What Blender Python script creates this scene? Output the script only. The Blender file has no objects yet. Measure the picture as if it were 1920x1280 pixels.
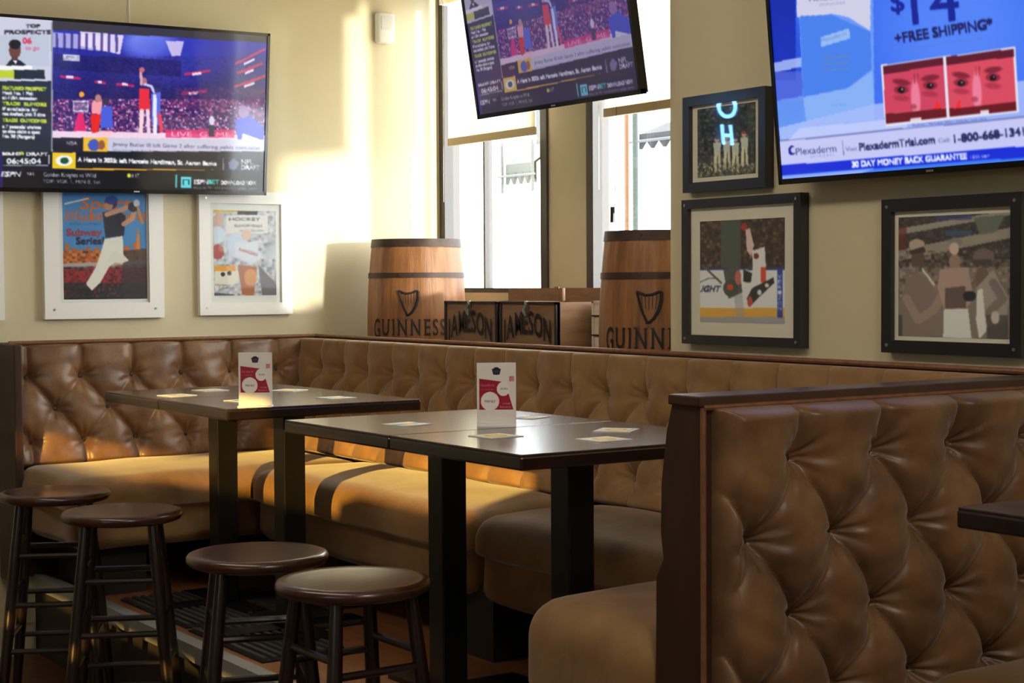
import bpy, bmesh, math, random
import numpy as np
from mathutils import Vector, Matrix
random.seed(7); RNG = np.random.default_rng(7)
PI = math.pi
S = bpy.context.scene
COL = S.collection

# ------------------------------------------------------------------ camera
F_PX = 3120.0
CAM = np.array([0.0, 0.0, 1.447])
M = np.array([[0.8300744409, -0.5576214370, -0.0058953773],      # camera right
              [-0.0249063318, -0.0265101602, -0.9993382240],     # camera down
              [0.5570961292, 0.8296719499, -0.0358937109]])      # camera forward
cam = bpy.data.cameras.new('camera'); co = bpy.data.objects.new('camera', cam); COL.objects.link(co)
cam.sensor_width = 36; cam.lens = 36 * F_PX / 1920; cam.clip_start = 0.05; cam.clip_end = 200
R3 = Matrix(((M[0][0], -M[1][0], -M[2][0]), (M[0][1], -M[1][1], -M[2][1]), (M[0][2], -M[1][2], -M[2][2])))
co.matrix_world = Matrix.Translation(Vector(CAM)) @ R3.to_4x4()
S.camera = co

# ------------------------------------------------------------------ world, sun, exposure
S.view_settings.view_transform = 'Standard'; S.view_settings.look = 'None'
S.view_settings.gamma = 1; S.view_settings.use_curve_mapping = False
S.view_settings.exposure = 0.0
w = bpy.data.worlds.new('sky'); S.world = w; w.use_nodes = True
bg = w.node_tree.nodes['Background']; bg.inputs[0].default_value = (0.93, 0.97, 1.0, 1); bg.inputs[1].default_value = 13.0

def lamp(name, kind, loc, direction, energy, color, **kw):
    l = bpy.data.lights.new(name, kind); l.energy = energy; l.color = color
    for k, v in kw.items(): setattr(l, k, v)
    o = bpy.data.objects.new(name, l); COL.objects.link(o); o.location = loc
    o.rotation_euler = Vector(direction).to_track_quat('-Z', 'Y').to_euler()
    return o
lamp('sun', 'SUN', (8, 0, 4), (-0.296, 0.955, -0.045), 8.0, (1, 0.95, 0.85), angle=0.05)
# unseen warm spot added for the golden beam, shaped by slots in the side wall
lamp('gold_beam', 'SPOT', (-13.1, -6.5, 4.12), (0.8 * 12 + 5, 0.6 * 12 + 3.4, -0.167 * 17.8), 36000, (1, 0.62, 0.13),
     shadow_soft_size=0.04, spot_size=0.35, spot_blend=0.1)
# daylight through the shop front on the camera's side of the room
lamp('front_daylight', 'AREA', (-3.3, -0.6, 1.9), (1, 0.35, -0.12), 11, (1.0, 0.93, 0.82), shape='RECTANGLE', size=2.6, size_y=1.6)
lamp('back_fill', 'AREA', (1.3, -1.3, 2.3), (0.2, 1, -0.22), 9, (1.0, 0.95, 0.88), shape='RECTANGLE', size=2.4, size_y=1.2)  # unseen fill added mid-room to lift the divider bench
# unseen fill disk added to brighten the divider bench
lamp('booth_fill', 'AREA', (1.5, 0.5, 2.7), (0.42, 1, -0.85), 17, (1.0, 0.92, 0.80), shape='DISK', size=0.7)
# unseen warm fill added high over the aisle to brighten the frame wall
lamp('frame_wall_fill', 'AREA', (0.9, 3.6, 2.93), (1, 0.12, -0.42), 29, (1.0, 0.90, 0.76), shape='RECTANGLE', size=2.6, size_y=0.3)

# ------------------------------------------------------------------ materials
def lin(c):
    return tuple((x / 12.92 if x <= 0.04045 else ((x + 0.055) / 1.055) ** 2.4) for x in [v / 255 for v in c])
MATS = {}
def mat(name, rgb, rough=0.5, metal=0.0, **kw):
    """Principled material; kw: noise=(scale, second rgb, amount), bump=(scale, strength), stretch=(x,y,z), emit, coat, sheen, spec"""
    if name in MATS: return MATS[name]
    m = bpy.data.materials.new(name); m.use_nodes = True; nt = m.node_tree; N = nt.nodes; L = nt.links
    p = N['Principled BSDF']; p.inputs['Base Color'].default_value = (*lin(rgb), 1)
    p.inputs['Roughness'].default_value = rough; p.inputs['Metallic'].default_value = metal
    if 'spec' in kw: p.inputs['Specular IOR Level'].default_value = kw['spec']
    if 'coat' in kw: p.inputs['Coat Weight'].default_value = kw['coat']; p.inputs['Coat Roughness'].default_value = 0.15
    if 'sheen' in kw: p.inputs['Sheen Weight'].default_value = kw['sheen']; p.inputs['Sheen Roughness'].default_value = 0.4
    tc = N.new('ShaderNodeTexCoord'); mp = N.new('ShaderNodeMapping'); L.new(tc.outputs['Object'], mp.inputs[0])
    mp.inputs['Scale'].default_value = kw.get('stretch', (1, 1, 1))
    if 'noise' in kw:
        sc, c2, amt = kw['noise']
        n = N.new('ShaderNodeTexNoise'); n.inputs['Scale'].default_value = sc; n.inputs['Detail'].default_value = 8; n.inputs['Roughness'].default_value = 0.62
        L.new(mp.outputs[0], n.inputs['Vector'])
        r = N.new('ShaderNodeValToRGB'); r.color_ramp.elements[0].position = 0.35; r.color_ramp.elements[1].position = 0.68
        a = lin(rgb); b = lin(c2)
        r.color_ramp.elements[0].color = (*a, 1)
        r.color_ramp.elements[1].color = (*[a[i] * (1 - amt) + b[i] * amt for i in range(3)], 1)
        L.new(n.outputs['Fac'], r.inputs[0]); L.new(r.outputs[0], p.inputs['Base Color'])
    if 'bump' in kw:
        sc, st = kw['bump']
        n = N.new('ShaderNodeTexNoise'); n.inputs['Scale'].default_value = sc; n.inputs['Detail'].default_value = 4
        L.new(mp.outputs[0], n.inputs['Vector'])
        b = N.new('ShaderNodeBump'); b.inputs['Strength'].default_value = st; b.inputs['Distance'].default_value = 0.01
        L.new(n.outputs['Fac'], b.inputs['Height']); L.new(b.outputs[0], p.inputs['Normal'])
    if 'emit' in kw:
        p.inputs['Emission Color'].default_value = (*lin(kw.get('emit_rgb', rgb)), 1); p.inputs['Emission Strength'].default_value = kw['emit']
    MATS[name] = m; return m
def attr_mat(name, emit=0.0, rough=0.5, coat=0.0, dark=False):
    if name in MATS: return MATS[name]
    m = bpy.data.materials.new(name); m.use_nodes = True; nt = m.node_tree; p = nt.nodes['Principled BSDF']
    a = nt.nodes.new('ShaderNodeAttribute'); a.attribute_name = 'paint'
    p.inputs['Roughness'].default_value = rough; p.inputs['Coat Weight'].default_value = coat
    if emit:
        p.inputs['Base Color'].default_value = (0.01, 0.01, 0.012, 1)
        nt.links.new(a.outputs['Color'], p.inputs['Emission Color']); p.inputs['Emission Strength'].default_value = emit
    else:
        nt.links.new(a.outputs['Color'], p.inputs['Base Color'])
    MATS[name] = m; return m

WALL = mat('beige_wall_paint', (206, 194, 158), 0.55, bump=(60, 0.05), noise=(1.2, (202, 190, 154), 0.5))
CEIL = mat('ceiling_paint', (215, 208, 190), 0.8)
LEATHER = mat('brown_leather', (134, 97, 62), 0.38, noise=(6, (80, 52, 32), 0.9), bump=(38, 0.10), sheen=0.25, spec=0.45)
SUEDE = mat('tan_suede_leather', (146, 110, 66), 0.6, noise=(8, (116, 82, 46), 0.7), bump=(45, 0.10), sheen=0.3, spec=0.3)
PIPING = mat('piping_leather', (128, 82, 48), 0.5, noise=(40, (90, 52, 28), 0.7))
DKLEATHER = mat('dark_panel_leather', (62, 38, 26), 0.45, noise=(4, (44, 26, 18), 0.8), stretch=(6, 6, 0.6))
CAPWOOD = mat('cap_board', (70, 44, 32), 0.3, noise=(20, (45, 26, 20), 0.6))
BUTTON = mat('button_leather', (52, 34, 22), 0.5)
BLACKWOOD = mat('espresso_table_wood', (38, 27, 22), 0.22, noise=(3, (22, 15, 13), 0.8), stretch=(1, 12, 6), coat=0.6)
TABLETOP = mat('dark_walnut_table_top', (66, 44, 34), 0.26, noise=(3.5, (40, 27, 22), 0.9), stretch=(14, 1.2, 4), coat=0.5, bump=(40, 0.03))
POST = mat('black_table_post', (16, 15, 16), 0.35)
STOOLTOP = mat('stool_seat_wood', (74, 43, 28), 0.3, noise=(4, (44, 25, 18), 0.9), stretch=(2, 14, 4), coat=0.5)
STOOLLEG = mat('stool_leg_wood', (36, 21, 17), 0.3, noise=(8, (22, 13, 11), 0.7), coat=0.4)
FLOORW = mat('brown_floor_wood', (104, 66, 38), 0.45, noise=(3, (70, 42, 24), 0.9), stretch=(1.5, 12, 1))
PLATW = mat('platform_wood', (160, 104, 62), 0.4, noise=(3, (120, 76, 44), 0.9), stretch=(12, 1.5, 1))
RISER = mat('platform_riser', (44, 38, 34), 0.6)
METAL = mat('brushed_metal_strip', (190, 190, 186), 0.5, 0.6, bump=(80, 0.2))
RUBBER = mat('black_rubber', (26, 26, 28), 0.5)
WHITEF = mat('white_frame_paint', (236, 234, 228), 0.45, bump=(30, 0.04))
MATBOARD_W = mat('white_mat_board', (232, 230, 224), 0.8)
MATBOARD = mat('cream_mat_board', (238, 228, 206), 0.8)
BLACKF = mat('black_frame', (24, 24, 30), 0.3, coat=0.4)
SCREW = mat('screw_metal', (180, 180, 178), 0.3, 1.0)
TVB = mat('glossy_black_plastic', (12, 12, 14), 0.15)
TVBACK = mat('matt_black_plastic', (22, 22, 24), 0.6)
DKFRAME = mat('dark_window_frame', (62, 58, 56), 0.5)
BARRELW = mat('barrel_oak', (160, 106, 56), 0.5, noise=(3.5, (106, 66, 32), 0.95), stretch=(9, 9, 0.7), bump=(20, 0.15))
HOOP = mat('rusty_hoop', (70, 50, 38), 0.55, 0.3, noise=(14, (48, 34, 28), 0.8))
INK = mat('black_branding_ink', (28, 20, 16), 0.7)
CRATEW = mat('crate_wood', (150, 112, 76), 0.6, noise=(3.5, (118, 84, 54), 0.8), stretch=(1, 2, 10), bump=(25, 0.1))
CRATED = mat('crate_dark_edge', (40, 30, 24), 0.6)
SUNLITW = mat('sunlit_crate_wood', (240, 226, 204), 0.6, noise=(4, (222, 204, 176), 0.8), stretch=(1, 1, 9))  # sunlight on the third crate put into this paler wood colour
ROPE = mat('grey_rope', (120, 128, 112), 0.9)
WHITEP = mat('white_plastic', (230, 230, 226), 0.4)
GREYP = mat('grey_awning', (52, 56, 50), 0.8)
NAVYP = mat('dark_awning', (14, 15, 18), 0.8)
BRICKB = mat('brown_post', (96, 60, 36), 0.7)
GREENP = mat('dark_green_post', (22, 36, 30), 0.6)
PAVE = mat('pale_pavement', (190, 188, 182), 0.8)
FACADE = mat('pale_facade', (226, 228, 228), 0.8, noise=(0.8, (205, 212, 220), 0.7))
ACRY = mat('clear_acrylic', (235, 235, 232), 0.1)
def glass_mat(nm='window_glass', ior=1.45):
    m = bpy.data.materials.new(nm); m.use_nodes = True; nt = m.node_tree; N = nt.nodes; N.remove(N['Principled BSDF'])
    t = N.new('ShaderNodeBsdfTransparent'); t.inputs[0].default_value = (0.97, 0.98, 0.98, 1)
    g = N.new('ShaderNodeBsdfGlossy'); g.inputs['Roughness'].default_value = 0.02
    f = N.new('ShaderNodeFresnel'); ge = N.new('ShaderNodeNewGeometry'); mr = N.new('ShaderNodeMapRange')
    mr.inputs['To Min'].default_value = ior; mr.inputs['To Max'].default_value = 1 / ior     # same thin-pane reflectance on both faces
    nt.links.new(ge.outputs['Backfacing'], mr.inputs['Value']); nt.links.new(mr.outputs['Result'], f.inputs[0])
    x = N.new('ShaderNodeMixShader'); nt.links.new(f.outputs[0], x.inputs[0]); nt.links.new(t.outputs[0], x.inputs[1]); nt.links.new(g.outputs[0], x.inputs[2])
    nt.links.new(x.outputs[0], N['Material Output'].inputs[0]); return m
GLASS = glass_mat(); PICGLASS = glass_mat('museum_glass', 1.16)
def shade_mat():
    m = bpy.data.materials.new('cream_roller_shade'); m.use_nodes = True; nt = m.node_tree; N = nt.nodes; N.remove(N['Principled BSDF'])
    d = N.new('ShaderNodeBsdfDiffuse'); d.inputs[0].default_value = (*lin((246, 238, 218)), 1)
    t = N.new('ShaderNodeBsdfTranslucent'); t.inputs[0].default_value = (*lin((252, 244, 222)), 1)
    x = N.new('ShaderNodeMixShader'); x.inputs[0].default_value = 0.7
    nt.links.new(d.outputs[0], x.inputs[1]); nt.links.new(t.outputs[0], x.inputs[2]); nt.links.new(x.outputs[0], N['Material Output'].inputs[0]); return m
SHADE = shade_mat()

# ------------------------------------------------------------------ object helpers
def tag(o, label=None, cat=None, group=None, kind=None):
    if label: o['label'] = label
    if cat: o['category'] = cat
    if group: o['group'] = group
    if kind: o['kind'] = kind
    return o
def thing(name, label, cat, loc=(0, 0, 0), rz=0.0, group=None):
    o = bpy.data.objects.new(name, None); COL.objects.link(o); o.location = loc; o.rotation_euler = (0, 0, rz); o.empty_display_size = 0.05
    return tag(o, label, cat, group)
class MB:
    def __init__(s): s.v = []; s.f = []
    def add(s, v, f):
        n = len(s.v); s.v += [tuple(map(float, p)) for p in v]; s.f += [tuple(int(i) + n for i in q) for q in f]; return s
    def box(s, x0, x1, y0, y1, z0, z1):
        v = [(x, y, z) for x in (x0, x1) for y in (y0, y1) for z in (z0, z1)]
        return s.add(v, [(0, 1, 3, 2), (4, 6, 7, 5), (0, 4, 5, 1), (2, 3, 7, 6), (0, 2, 6, 4), (1, 5, 7, 3)])
    def tube(s, pts, r, n=8, caps=True, r2=None):
        pts = [Vector(p) for p in pts]; rings = []
        for i, p in enumerate(pts):
            d = (pts[min(i + 1, len(pts) - 1)] - pts[max(i - 1, 0)]).normalized()
            a = d.orthogonal().normalized() if i == 0 else (a - d * a.dot(d)).normalized()
            b = d.cross(a); rr = r if r2 is None else r + (r2 - r) * i / (len(pts) - 1)
            rings.append([p + a * rr * math.cos(2 * PI * k / n) + b * rr * math.sin(2 * PI * k / n) for k in range(n)])
        v = [q for ring in rings for q in ring]; f = []
        for i in range(len(pts) - 1):
            for k in range(n): f.append((i * n + k, i * n + (k + 1) % n, (i + 1) * n + (k + 1) % n, (i + 1) * n + k))
        if caps: f += [tuple(reversed(range(n))), tuple(range((len(pts) - 1) * n, len(pts) * n))]
        return s.add(v, f)
    def lathe(s, prof, n=40, c=(0, 0)):
        v = [(c[0] + r * math.cos(2 * PI * k / n), c[1] + r * math.sin(2 * PI * k / n), z) for r, z in prof for k in range(n)]; f = []
        for i in range(len(prof) - 1):
            for k in range(n): f.append((i * n + k, i * n + (k + 1) % n, (i + 1) * n + (k + 1) % n, (i + 1) * n + k))
        return s.add(v, f)
    def build(s, name, m, parent=None, smooth=False, bevel=0.0, loc=None, seg=2):
        me = bpy.data.meshes.new(name); me.from_pydata(s.v, [], s.f); me.materials.append(m)
        if bevel:
            bm = bmesh.new(); bm.from_mesh(me)
            bmesh.ops.bevel(bm, geom=list(bm.edges), offset=bevel, segments=seg, profile=0.5, affect='EDGES', clamp_overlap=True)
            bmesh.ops.recalc_face_normals(bm, faces=list(bm.faces)); bm.to_mesh(me); bm.free()
        else:
            bm = bmesh.new(); bm.from_mesh(me); bmesh.ops.recalc_face_normals(bm, faces=list(bm.faces)); bm.to_mesh(me); bm.free()
        if smooth:
            for p in me.polygons: p.use_smooth = True
            try: me.set_sharp_from_angle(angle=math.radians(42))
            except Exception: pass
        o = bpy.data.objects.new(name, me); COL.objects.link(o)
        if parent: o.parent = parent
        if loc: o.location = loc
        return o
def box(name, b, m, parent=None, bevel=0.0, **k): return MB().box(*b).build(name, m, parent, bevel=bevel, **k)
def struct(name, b, m, bevel=0.0):
    o = MB()
    for q in (b if isinstance(b[0], (tuple, list)) else [b]): o.box(*q)
    return tag(o.build(name, m, bevel=bevel), kind='structure')
def grid_mesh(name, P, m, parent=None, smooth=True, color=None):
    """P: (h, w, 3) array of points"""
    h, w_ = P.shape[:2]; me = bpy.data.meshes.new(name)
    idx = np.arange(h * w_).reshape(h, w_)
    q = np.stack([idx[:-1, :-1], idx[:-1, 1:], idx[1:, 1:], idx[1:, :-1]], -1).reshape(-1, 4)
    me.vertices.add(h * w_); me.vertices.foreach_set('co', P.reshape(-1).astype(np.float32))
    me.loops.add(q.size); me.loops.foreach_set('vertex_index', q.reshape(-1).astype(np.int32))
    me.polygons.add(len(q)); me.polygons.foreach_set('loop_start', (np.arange(len(q)) * 4).astype(np.int32))
    me.update(calc_edges=True); me.validate(); me.materials.append(m)
    if smooth: me.polygons.foreach_set('use_smooth', np.ones(len(q), dtype=bool))
    if color is not None:
        a = me.color_attributes.new('paint', 'FLOAT_COLOR', 'POINT')
        a.data.foreach_set('color', np.concatenate([color.reshape(-1, 3), np.ones((h * w_, 1))], 1).reshape(-1).astype(np.float32))
    o = bpy.data.objects.new(name, me); COL.objects.link(o)
    if parent: o.parent = parent
    return o
def copy_tree(o, parent=None):
    c = o.copy(); COL.objects.link(c)
    if parent: c.parent = parent
    for ch in [x for x in bpy.data.objects if x.parent == o]: copy_tree(ch, c)
    return c

# ------------------------------------------------------------------ lettering and painted panels
TXT = {}
def text_tris(s, shear=0.0, off=0.0):
    key = (s, shear, off)
    if key in TXT: return TXT[key]
    cu = bpy.data.curves.new('t', 'FONT'); cu.body = s; cu.shear = shear; cu.resolution_u = 3; cu.offset = off
    o = bpy.data.objects.new('t', cu); COL.objects.link(o); bpy.context.view_layer.update()
    dg = bpy.context.evaluated_depsgraph_get(); me = bpy.data.meshes.new_from_object(o.evaluated_get(dg))
    me.calc_loop_triangles()
    v = np.array([tuple(x.co)[:2] for x in me.vertices]).reshape(-1, 2); t = np.array([tuple(x.vertices) for x in me.loop_triangles]).reshape(-1, 3)
    bpy.data.objects.remove(o); bpy.data.curves.remove(cu); bpy.data.meshes.remove(me)
    if len(v):
        v = v - [v[:, 0].min(), 0]
    TXT[key] = (v, t); return v, t
def proj(p):
    v = M @ (np.array(p, float) - CAM); return np.array([960 + F_PX * v[0] / v[2], 640 + F_PX * v[1] / v[2]])
def serif(ch, v, t):
    """little slab serifs on the stems of the branded capitals"""
    x0, x1, top = v[:, 0].min(), v[:, 0].max(), v[:, 1].max(); w_, h_ = 0.10, 0.05; sp = []
    if ch in 'IN': sp += [(x0 + .04, 0), (x0 + .04, top)]
    if ch == 'N': sp += [(x1 - .04, top)]
    if ch == 'U': sp += [(x0 + .04, top), (x1 - .04, top)]
    if ch == 'E': sp += [(x0 + .02, 0), (x0 + .02, top)]
    v = [tuple(q) for q in v]; t = [tuple(q) for q in t]
    for x, y in sp:
        n = len(v); yy = 0 if y == 0 else top - h_
        v += [(x - w_, yy), (x + w_, yy), (x + w_, yy + h_), (x - w_, yy + h_)]; t += [(n, n + 1, n + 2), (n, n + 2, n + 3)]
    v = np.array(v); v[:, 0] -= v[:, 0].min(); return v, np.array(t)
class Art:
    """A small painting made in code. 'quad' gives the corner coordinates (tl, tr, br, bl) of the drawing frame used for the shapes."""
    def __init__(s, W, H, quad=None, base=(128, 128, 128)):
        s.W, s.H = W, H; s.im = np.zeros((H, W, 3)); s.im[:] = base
        quad = quad if quad is not None else [(0, 0), (1, 0), (1, 1), (0, 1)]
        A = []; b = []
        for (x, y), (u, v) in zip(quad, [(0, 0), (W - 1, 0), (W - 1, H - 1), (0, H - 1)]):
            A += [[x, y, 1, 0, 0, 0, -u * x, -u * y], [0, 0, 0, x, y, 1, -v * x, -v * y]]; b += [u, v]
        s.Hm = np.append(np.linalg.solve(np.array(A, float), np.array(b, float)), 1).reshape(3, 3)
        yy, xx = np.mgrid[0:H, 0:W]; inv = np.linalg.inv(s.Hm)
        q = np.stack([xx, yy, np.ones_like(xx)], -1) @ inv.T; s.X = q[..., 0] / q[..., 2]; s.Y = q[..., 1] / q[..., 2]
    def put(s, mask, c, a=1.0):
        mk = (mask * a)[..., None]; s.im = s.im * (1 - mk) + np.array(c, float) * mk; return s
    def rect(s, x0, y0, x1, y1, c, a=1.0, sk=0.0):
        Y = s.Y - sk * (s.X - x0); return s.put(((s.X >= x0) & (s.X <= x1) & (Y >= y0) & (Y <= y1)).astype(float), c, a)
    def ell(s, cx, cy, rx, ry, c, a=1.0, rot=0.0, soft=0.0):
        dx, dy = s.X - cx, s.Y - cy; cr, sr = math.cos(rot), math.sin(rot)
        d = ((dx * cr + dy * sr) / rx) ** 2 + ((-dx * sr + dy * cr) / ry) ** 2
        return s.put(np.clip((1 - d) / soft, 0, 1) if soft else (d <= 1).astype(float), c, a)
    def line(s, pts, wd, c, a=1.0):
        for (x0, y0), (x1, y1) in zip(pts[:-1], pts[1:]):
            dx, dy = x1 - x0, y1 - y0; L = dx * dx + dy * dy + 1e-9
            t = np.clip(((s.X - x0) * dx + (s.Y - y0) * dy) / L, 0, 1)
            s.put((np.hypot(s.X - x0 - t * dx, s.Y - y0 - t * dy) <= wd / 2).astype(float), c, a)
        return s
    def poly(s, pts, c, a=1.0):
        ins = np.zeros(s.X.shape, bool); n = len(pts)
        for i in range(n):
            (x0, y0), (x1, y1) = pts[i], pts[(i + 1) % n]
            if y0 == y1: continue
            ins ^= ((s.Y < y0) != (s.Y < y1)) & (s.X < (x1 - x0) * (s.Y - y0) / (y1 - y0) + x0)
        return s.put(ins.astype(float), c, a)
    def noise(s, x0, y0, x1, y1, cols, cell=3.0, a=0.7, seed=1):
        g = np.random.default_rng(seed); ix = np.floor(s.X / cell).astype(int) % 997; iy = np.floor(s.Y / cell).astype(int) % 991
        h = g.integers(0, 10 ** 6, (997, 991))[ix, iy]; C = np.array(cols, float)[h % len(cols)]
        mk = (((s.X >= x0) & (s.X <= x1) & (s.Y >= y0) & (s.Y <= y1)) * a * ((h // 7 % 100) / 100.0))[..., None]
        s.im = s.im * (1 - mk) + C * mk; return s
    def text(s, t, x, y, size, c, width=None, ang=0.0, a=1.0, shear=0.0, bold=0.0, center=False):
        """x, y: left end of the baseline (or its centre), size: cap height in drawing units"""
        v, tr = text_tris(t, shear)
        if not len(v): return s
        k = size / 0.70; kx = k if width is None else width / max(v[:, 0].max(), 1e-6)
        vx = v[:, 0] * kx; vy = -v[:, 1] * k
        if center: vx = vx - v[:, 0].max() * kx / 2
        ca, sa = math.cos(ang), math.sin(ang); P = np.stack([x + vx * ca - vy * sa, y + vx * sa + vy * ca, np.ones(len(v))], -1)
        q = P @ s.Hm.T; q = q[:, :2] / q[:, 2:]; cov = np.zeros((s.H * 2, s.W * 2), bool); q = q * 2
        for T in tr:
            p = q[T]; x0, y0 = np.floor(p.min(0)).astype(int); x1, y1 = np.ceil(p.max(0)).astype(int)
            x0 = max(x0, 0); y0 = max(y0, 0); x1 = min(x1, s.W * 2 - 1); y1 = min(y1, s.H * 2 - 1)
            if x1 < x0 or y1 < y0: continue
            gy, gx = np.mgrid[y0:y1 + 1, x0:x1 + 1]
            def e(a_, b_): return (gx - a_[0]) * (b_[1] - a_[1]) - (gy - a_[1]) * (b_[0] - a_[0])
            e0, e1, e2 = e(p[0], p[1]), e(p[1], p[2]), e(p[2], p[0]); b_ = bold
            cov[y0:y1 + 1, x0:x1 + 1] |= ((e0 >= -b_) & (e1 >= -b_) & (e2 >= -b_)) | ((e0 <= b_) & (e1 <= b_) & (e2 <= b_))
        mk = cov.reshape(s.H, 2, s.W, 2).mean((1, 3)); return s.put(mk, c, a)
    def blur(s, n=1):
        for _ in range(n):
            for ax in (0, 1):
                p = np.concatenate([np.take(s.im, [0], ax), s.im, np.take(s.im, [-1], ax)], ax)
                sl = [slice(None)] * 3; L = s.im.shape[ax]
                a_, b_, c_ = sl.copy(), sl.copy(), sl.copy(); a_[ax] = slice(0, L); b_[ax] = slice(1, L + 1); c_[ax] = slice(2, L + 2)
                s.im = 0.25 * p[tuple(a_)] + 0.5 * p[tuple(b_)] + 0.25 * p[tuple(c_)]
        return s
    def lin(s):
        x = np.clip(s.im / 255, 0, 1); return np.where(x <= 0.04045, x / 12.92, ((x + 0.055) / 1.055) ** 2.4)
    def panel(s, name, tl, tr, br, bl, m, parent=None):
        v = np.linspace(0, 1, s.H)[:, None, None]; u = np.linspace(0, 1, s.W)[None, :, None]
        tl, tr, br, bl = (np.array(p, float) for p in (tl, tr, br, bl))
        return grid_mesh(name, (tl * (1 - u) + tr * u) * (1 - v) + (bl * (1 - u) + br * u) * v, m, parent, smooth=False, color=s.lin())
def letters(s, place, shear=0.0):
    """text as a thin mesh, each vertex sent through place(x, y, layer)"""
    v, t = text_tris(s, shear); mb = MB(); n = len(v)
    mb.add([place(x, y) for x, y in v], [tuple(q) for q in t]); return mb, v[:, 0].max()

# ------------------------------------------------------------------ the setting
AX0, AY, BX, WX = -3.5, 6.45, 3.36, 3.95          # room's left side, picture wall, frame wall, window plane
struct('floor', (AX0 - .1, 4.1, -3.1, AY + .1, -0.1, 0.0), FLOORW)
struct('platform', (2.065, BX, -2.9, AY, 0.0, 0.305), RISER)
tag(box('platform_boards', (2.085, BX, -2.9, AY, 0.305, 0.31), PLATW), kind='structure')
struct('trim_1', [(2.05, 2.10, -2.9, AY, 0.304, 0.3145), (2.05, 2.064, -2.9, AY, 0.26, 0.304)], METAL)
struct('ceiling', (AX0 - .1, 4.3, -3.1, AY + .1, 3.0, 3.1), CEIL)
struct('wall_left', (AX0 - .1, 4.2, AY, AY + 0.15, -0.1, 3.1), WALL)
struct('wall_right', [(BX, BX + .52, -3.1, 4.10, -0.1, 3.0), (BX + .52, 4.2, -3.1, 3.0, -0.1, 3.0)], WALL)
struct('wall_ledge', [(BX, WX, 4.10, AY, 0.0, 0.90), (BX + .52, WX, 3.0, 4.10, 0.0, 0.90)], WALL)
struct('wall_alcove', [(WX, WX + .12, 3.0, AY, 0.0, 1.40), (WX, WX + .12, 3.0, AY, 2.78, 3.0), (WX, WX + .12, 5.335, 5.605, 1.40, 2.78)], WALL)
struct('wall_back', (AX0 - .1, 4.2, -3.1, -3.0, -0.1, 3.0), WALL)
# side wall with made-up slots cut in it to shape the golden beam
YA, YB = -0.05, 1.62
beam_slots = [(YA, 0.42, 2.06, 2.19), (0.42, 1.12, 2.01, 2.235), (1.12, YB, 2.0, 2.085)]      # stepped so the added beam lands on seats and rear table
struct('wall_side', [(AX0 - .1, AX0, -3.0, YA, -0.1, 3.0), (AX0 - .1, AX0, YB, AY, -0.1, 3.0), (AX0 - .1, AX0, YA, YB, -0.1, 1.658)] +
       [(AX0 - .1, AX0, a_, b_, 1.70, lo) for a_, b_, lo, hi in beam_slots] + [(AX0 - .1, AX0, a_, b_, hi, 3.0) for a_, b_, lo, hi in beam_slots], WALL)
struct('trim_2', [(AX0, 1.93, AY - 0.022, AY, 0.865, 0.905), (AX0, 1.93, AY - 0.012, AY, 0.855, 0.915)], WALL)
struct('baseboard_left', (AX0, 2.05, AY - 0.018, AY, 0.0, 0.12), WALL)
def window(name, y0, y1, mull):
    f = MB(); z0, z1, t = 1.40, 2.78, 0.045
    f.box(WX - .01, WX + .07, y0, y0 + t, z0, z1).box(WX - .01, WX + .07, y1 - t, y1, z0, z1)
    f.box(WX, WX + .07, y0, y1, z0, z0 + 0.02).box(WX, WX + .07, y0, y1, z1 - t, z1)
    o = tag(f.build(name, DKFRAME), kind='structure')
    for y in mull: box('mullion', (WX + .01, WX + .05, y - 0.006, y + 0.006, z0, z1), DKFRAME, o)
    box('pane', (WX + .03, WX + .036, y0 + t, y1 - t, z0 + .02, z1 - t), GLASS, o)
window('window_1', 5.607, AY - 0.001, [6.11])
window('window_2', 3.001, 5.333, [])
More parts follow.
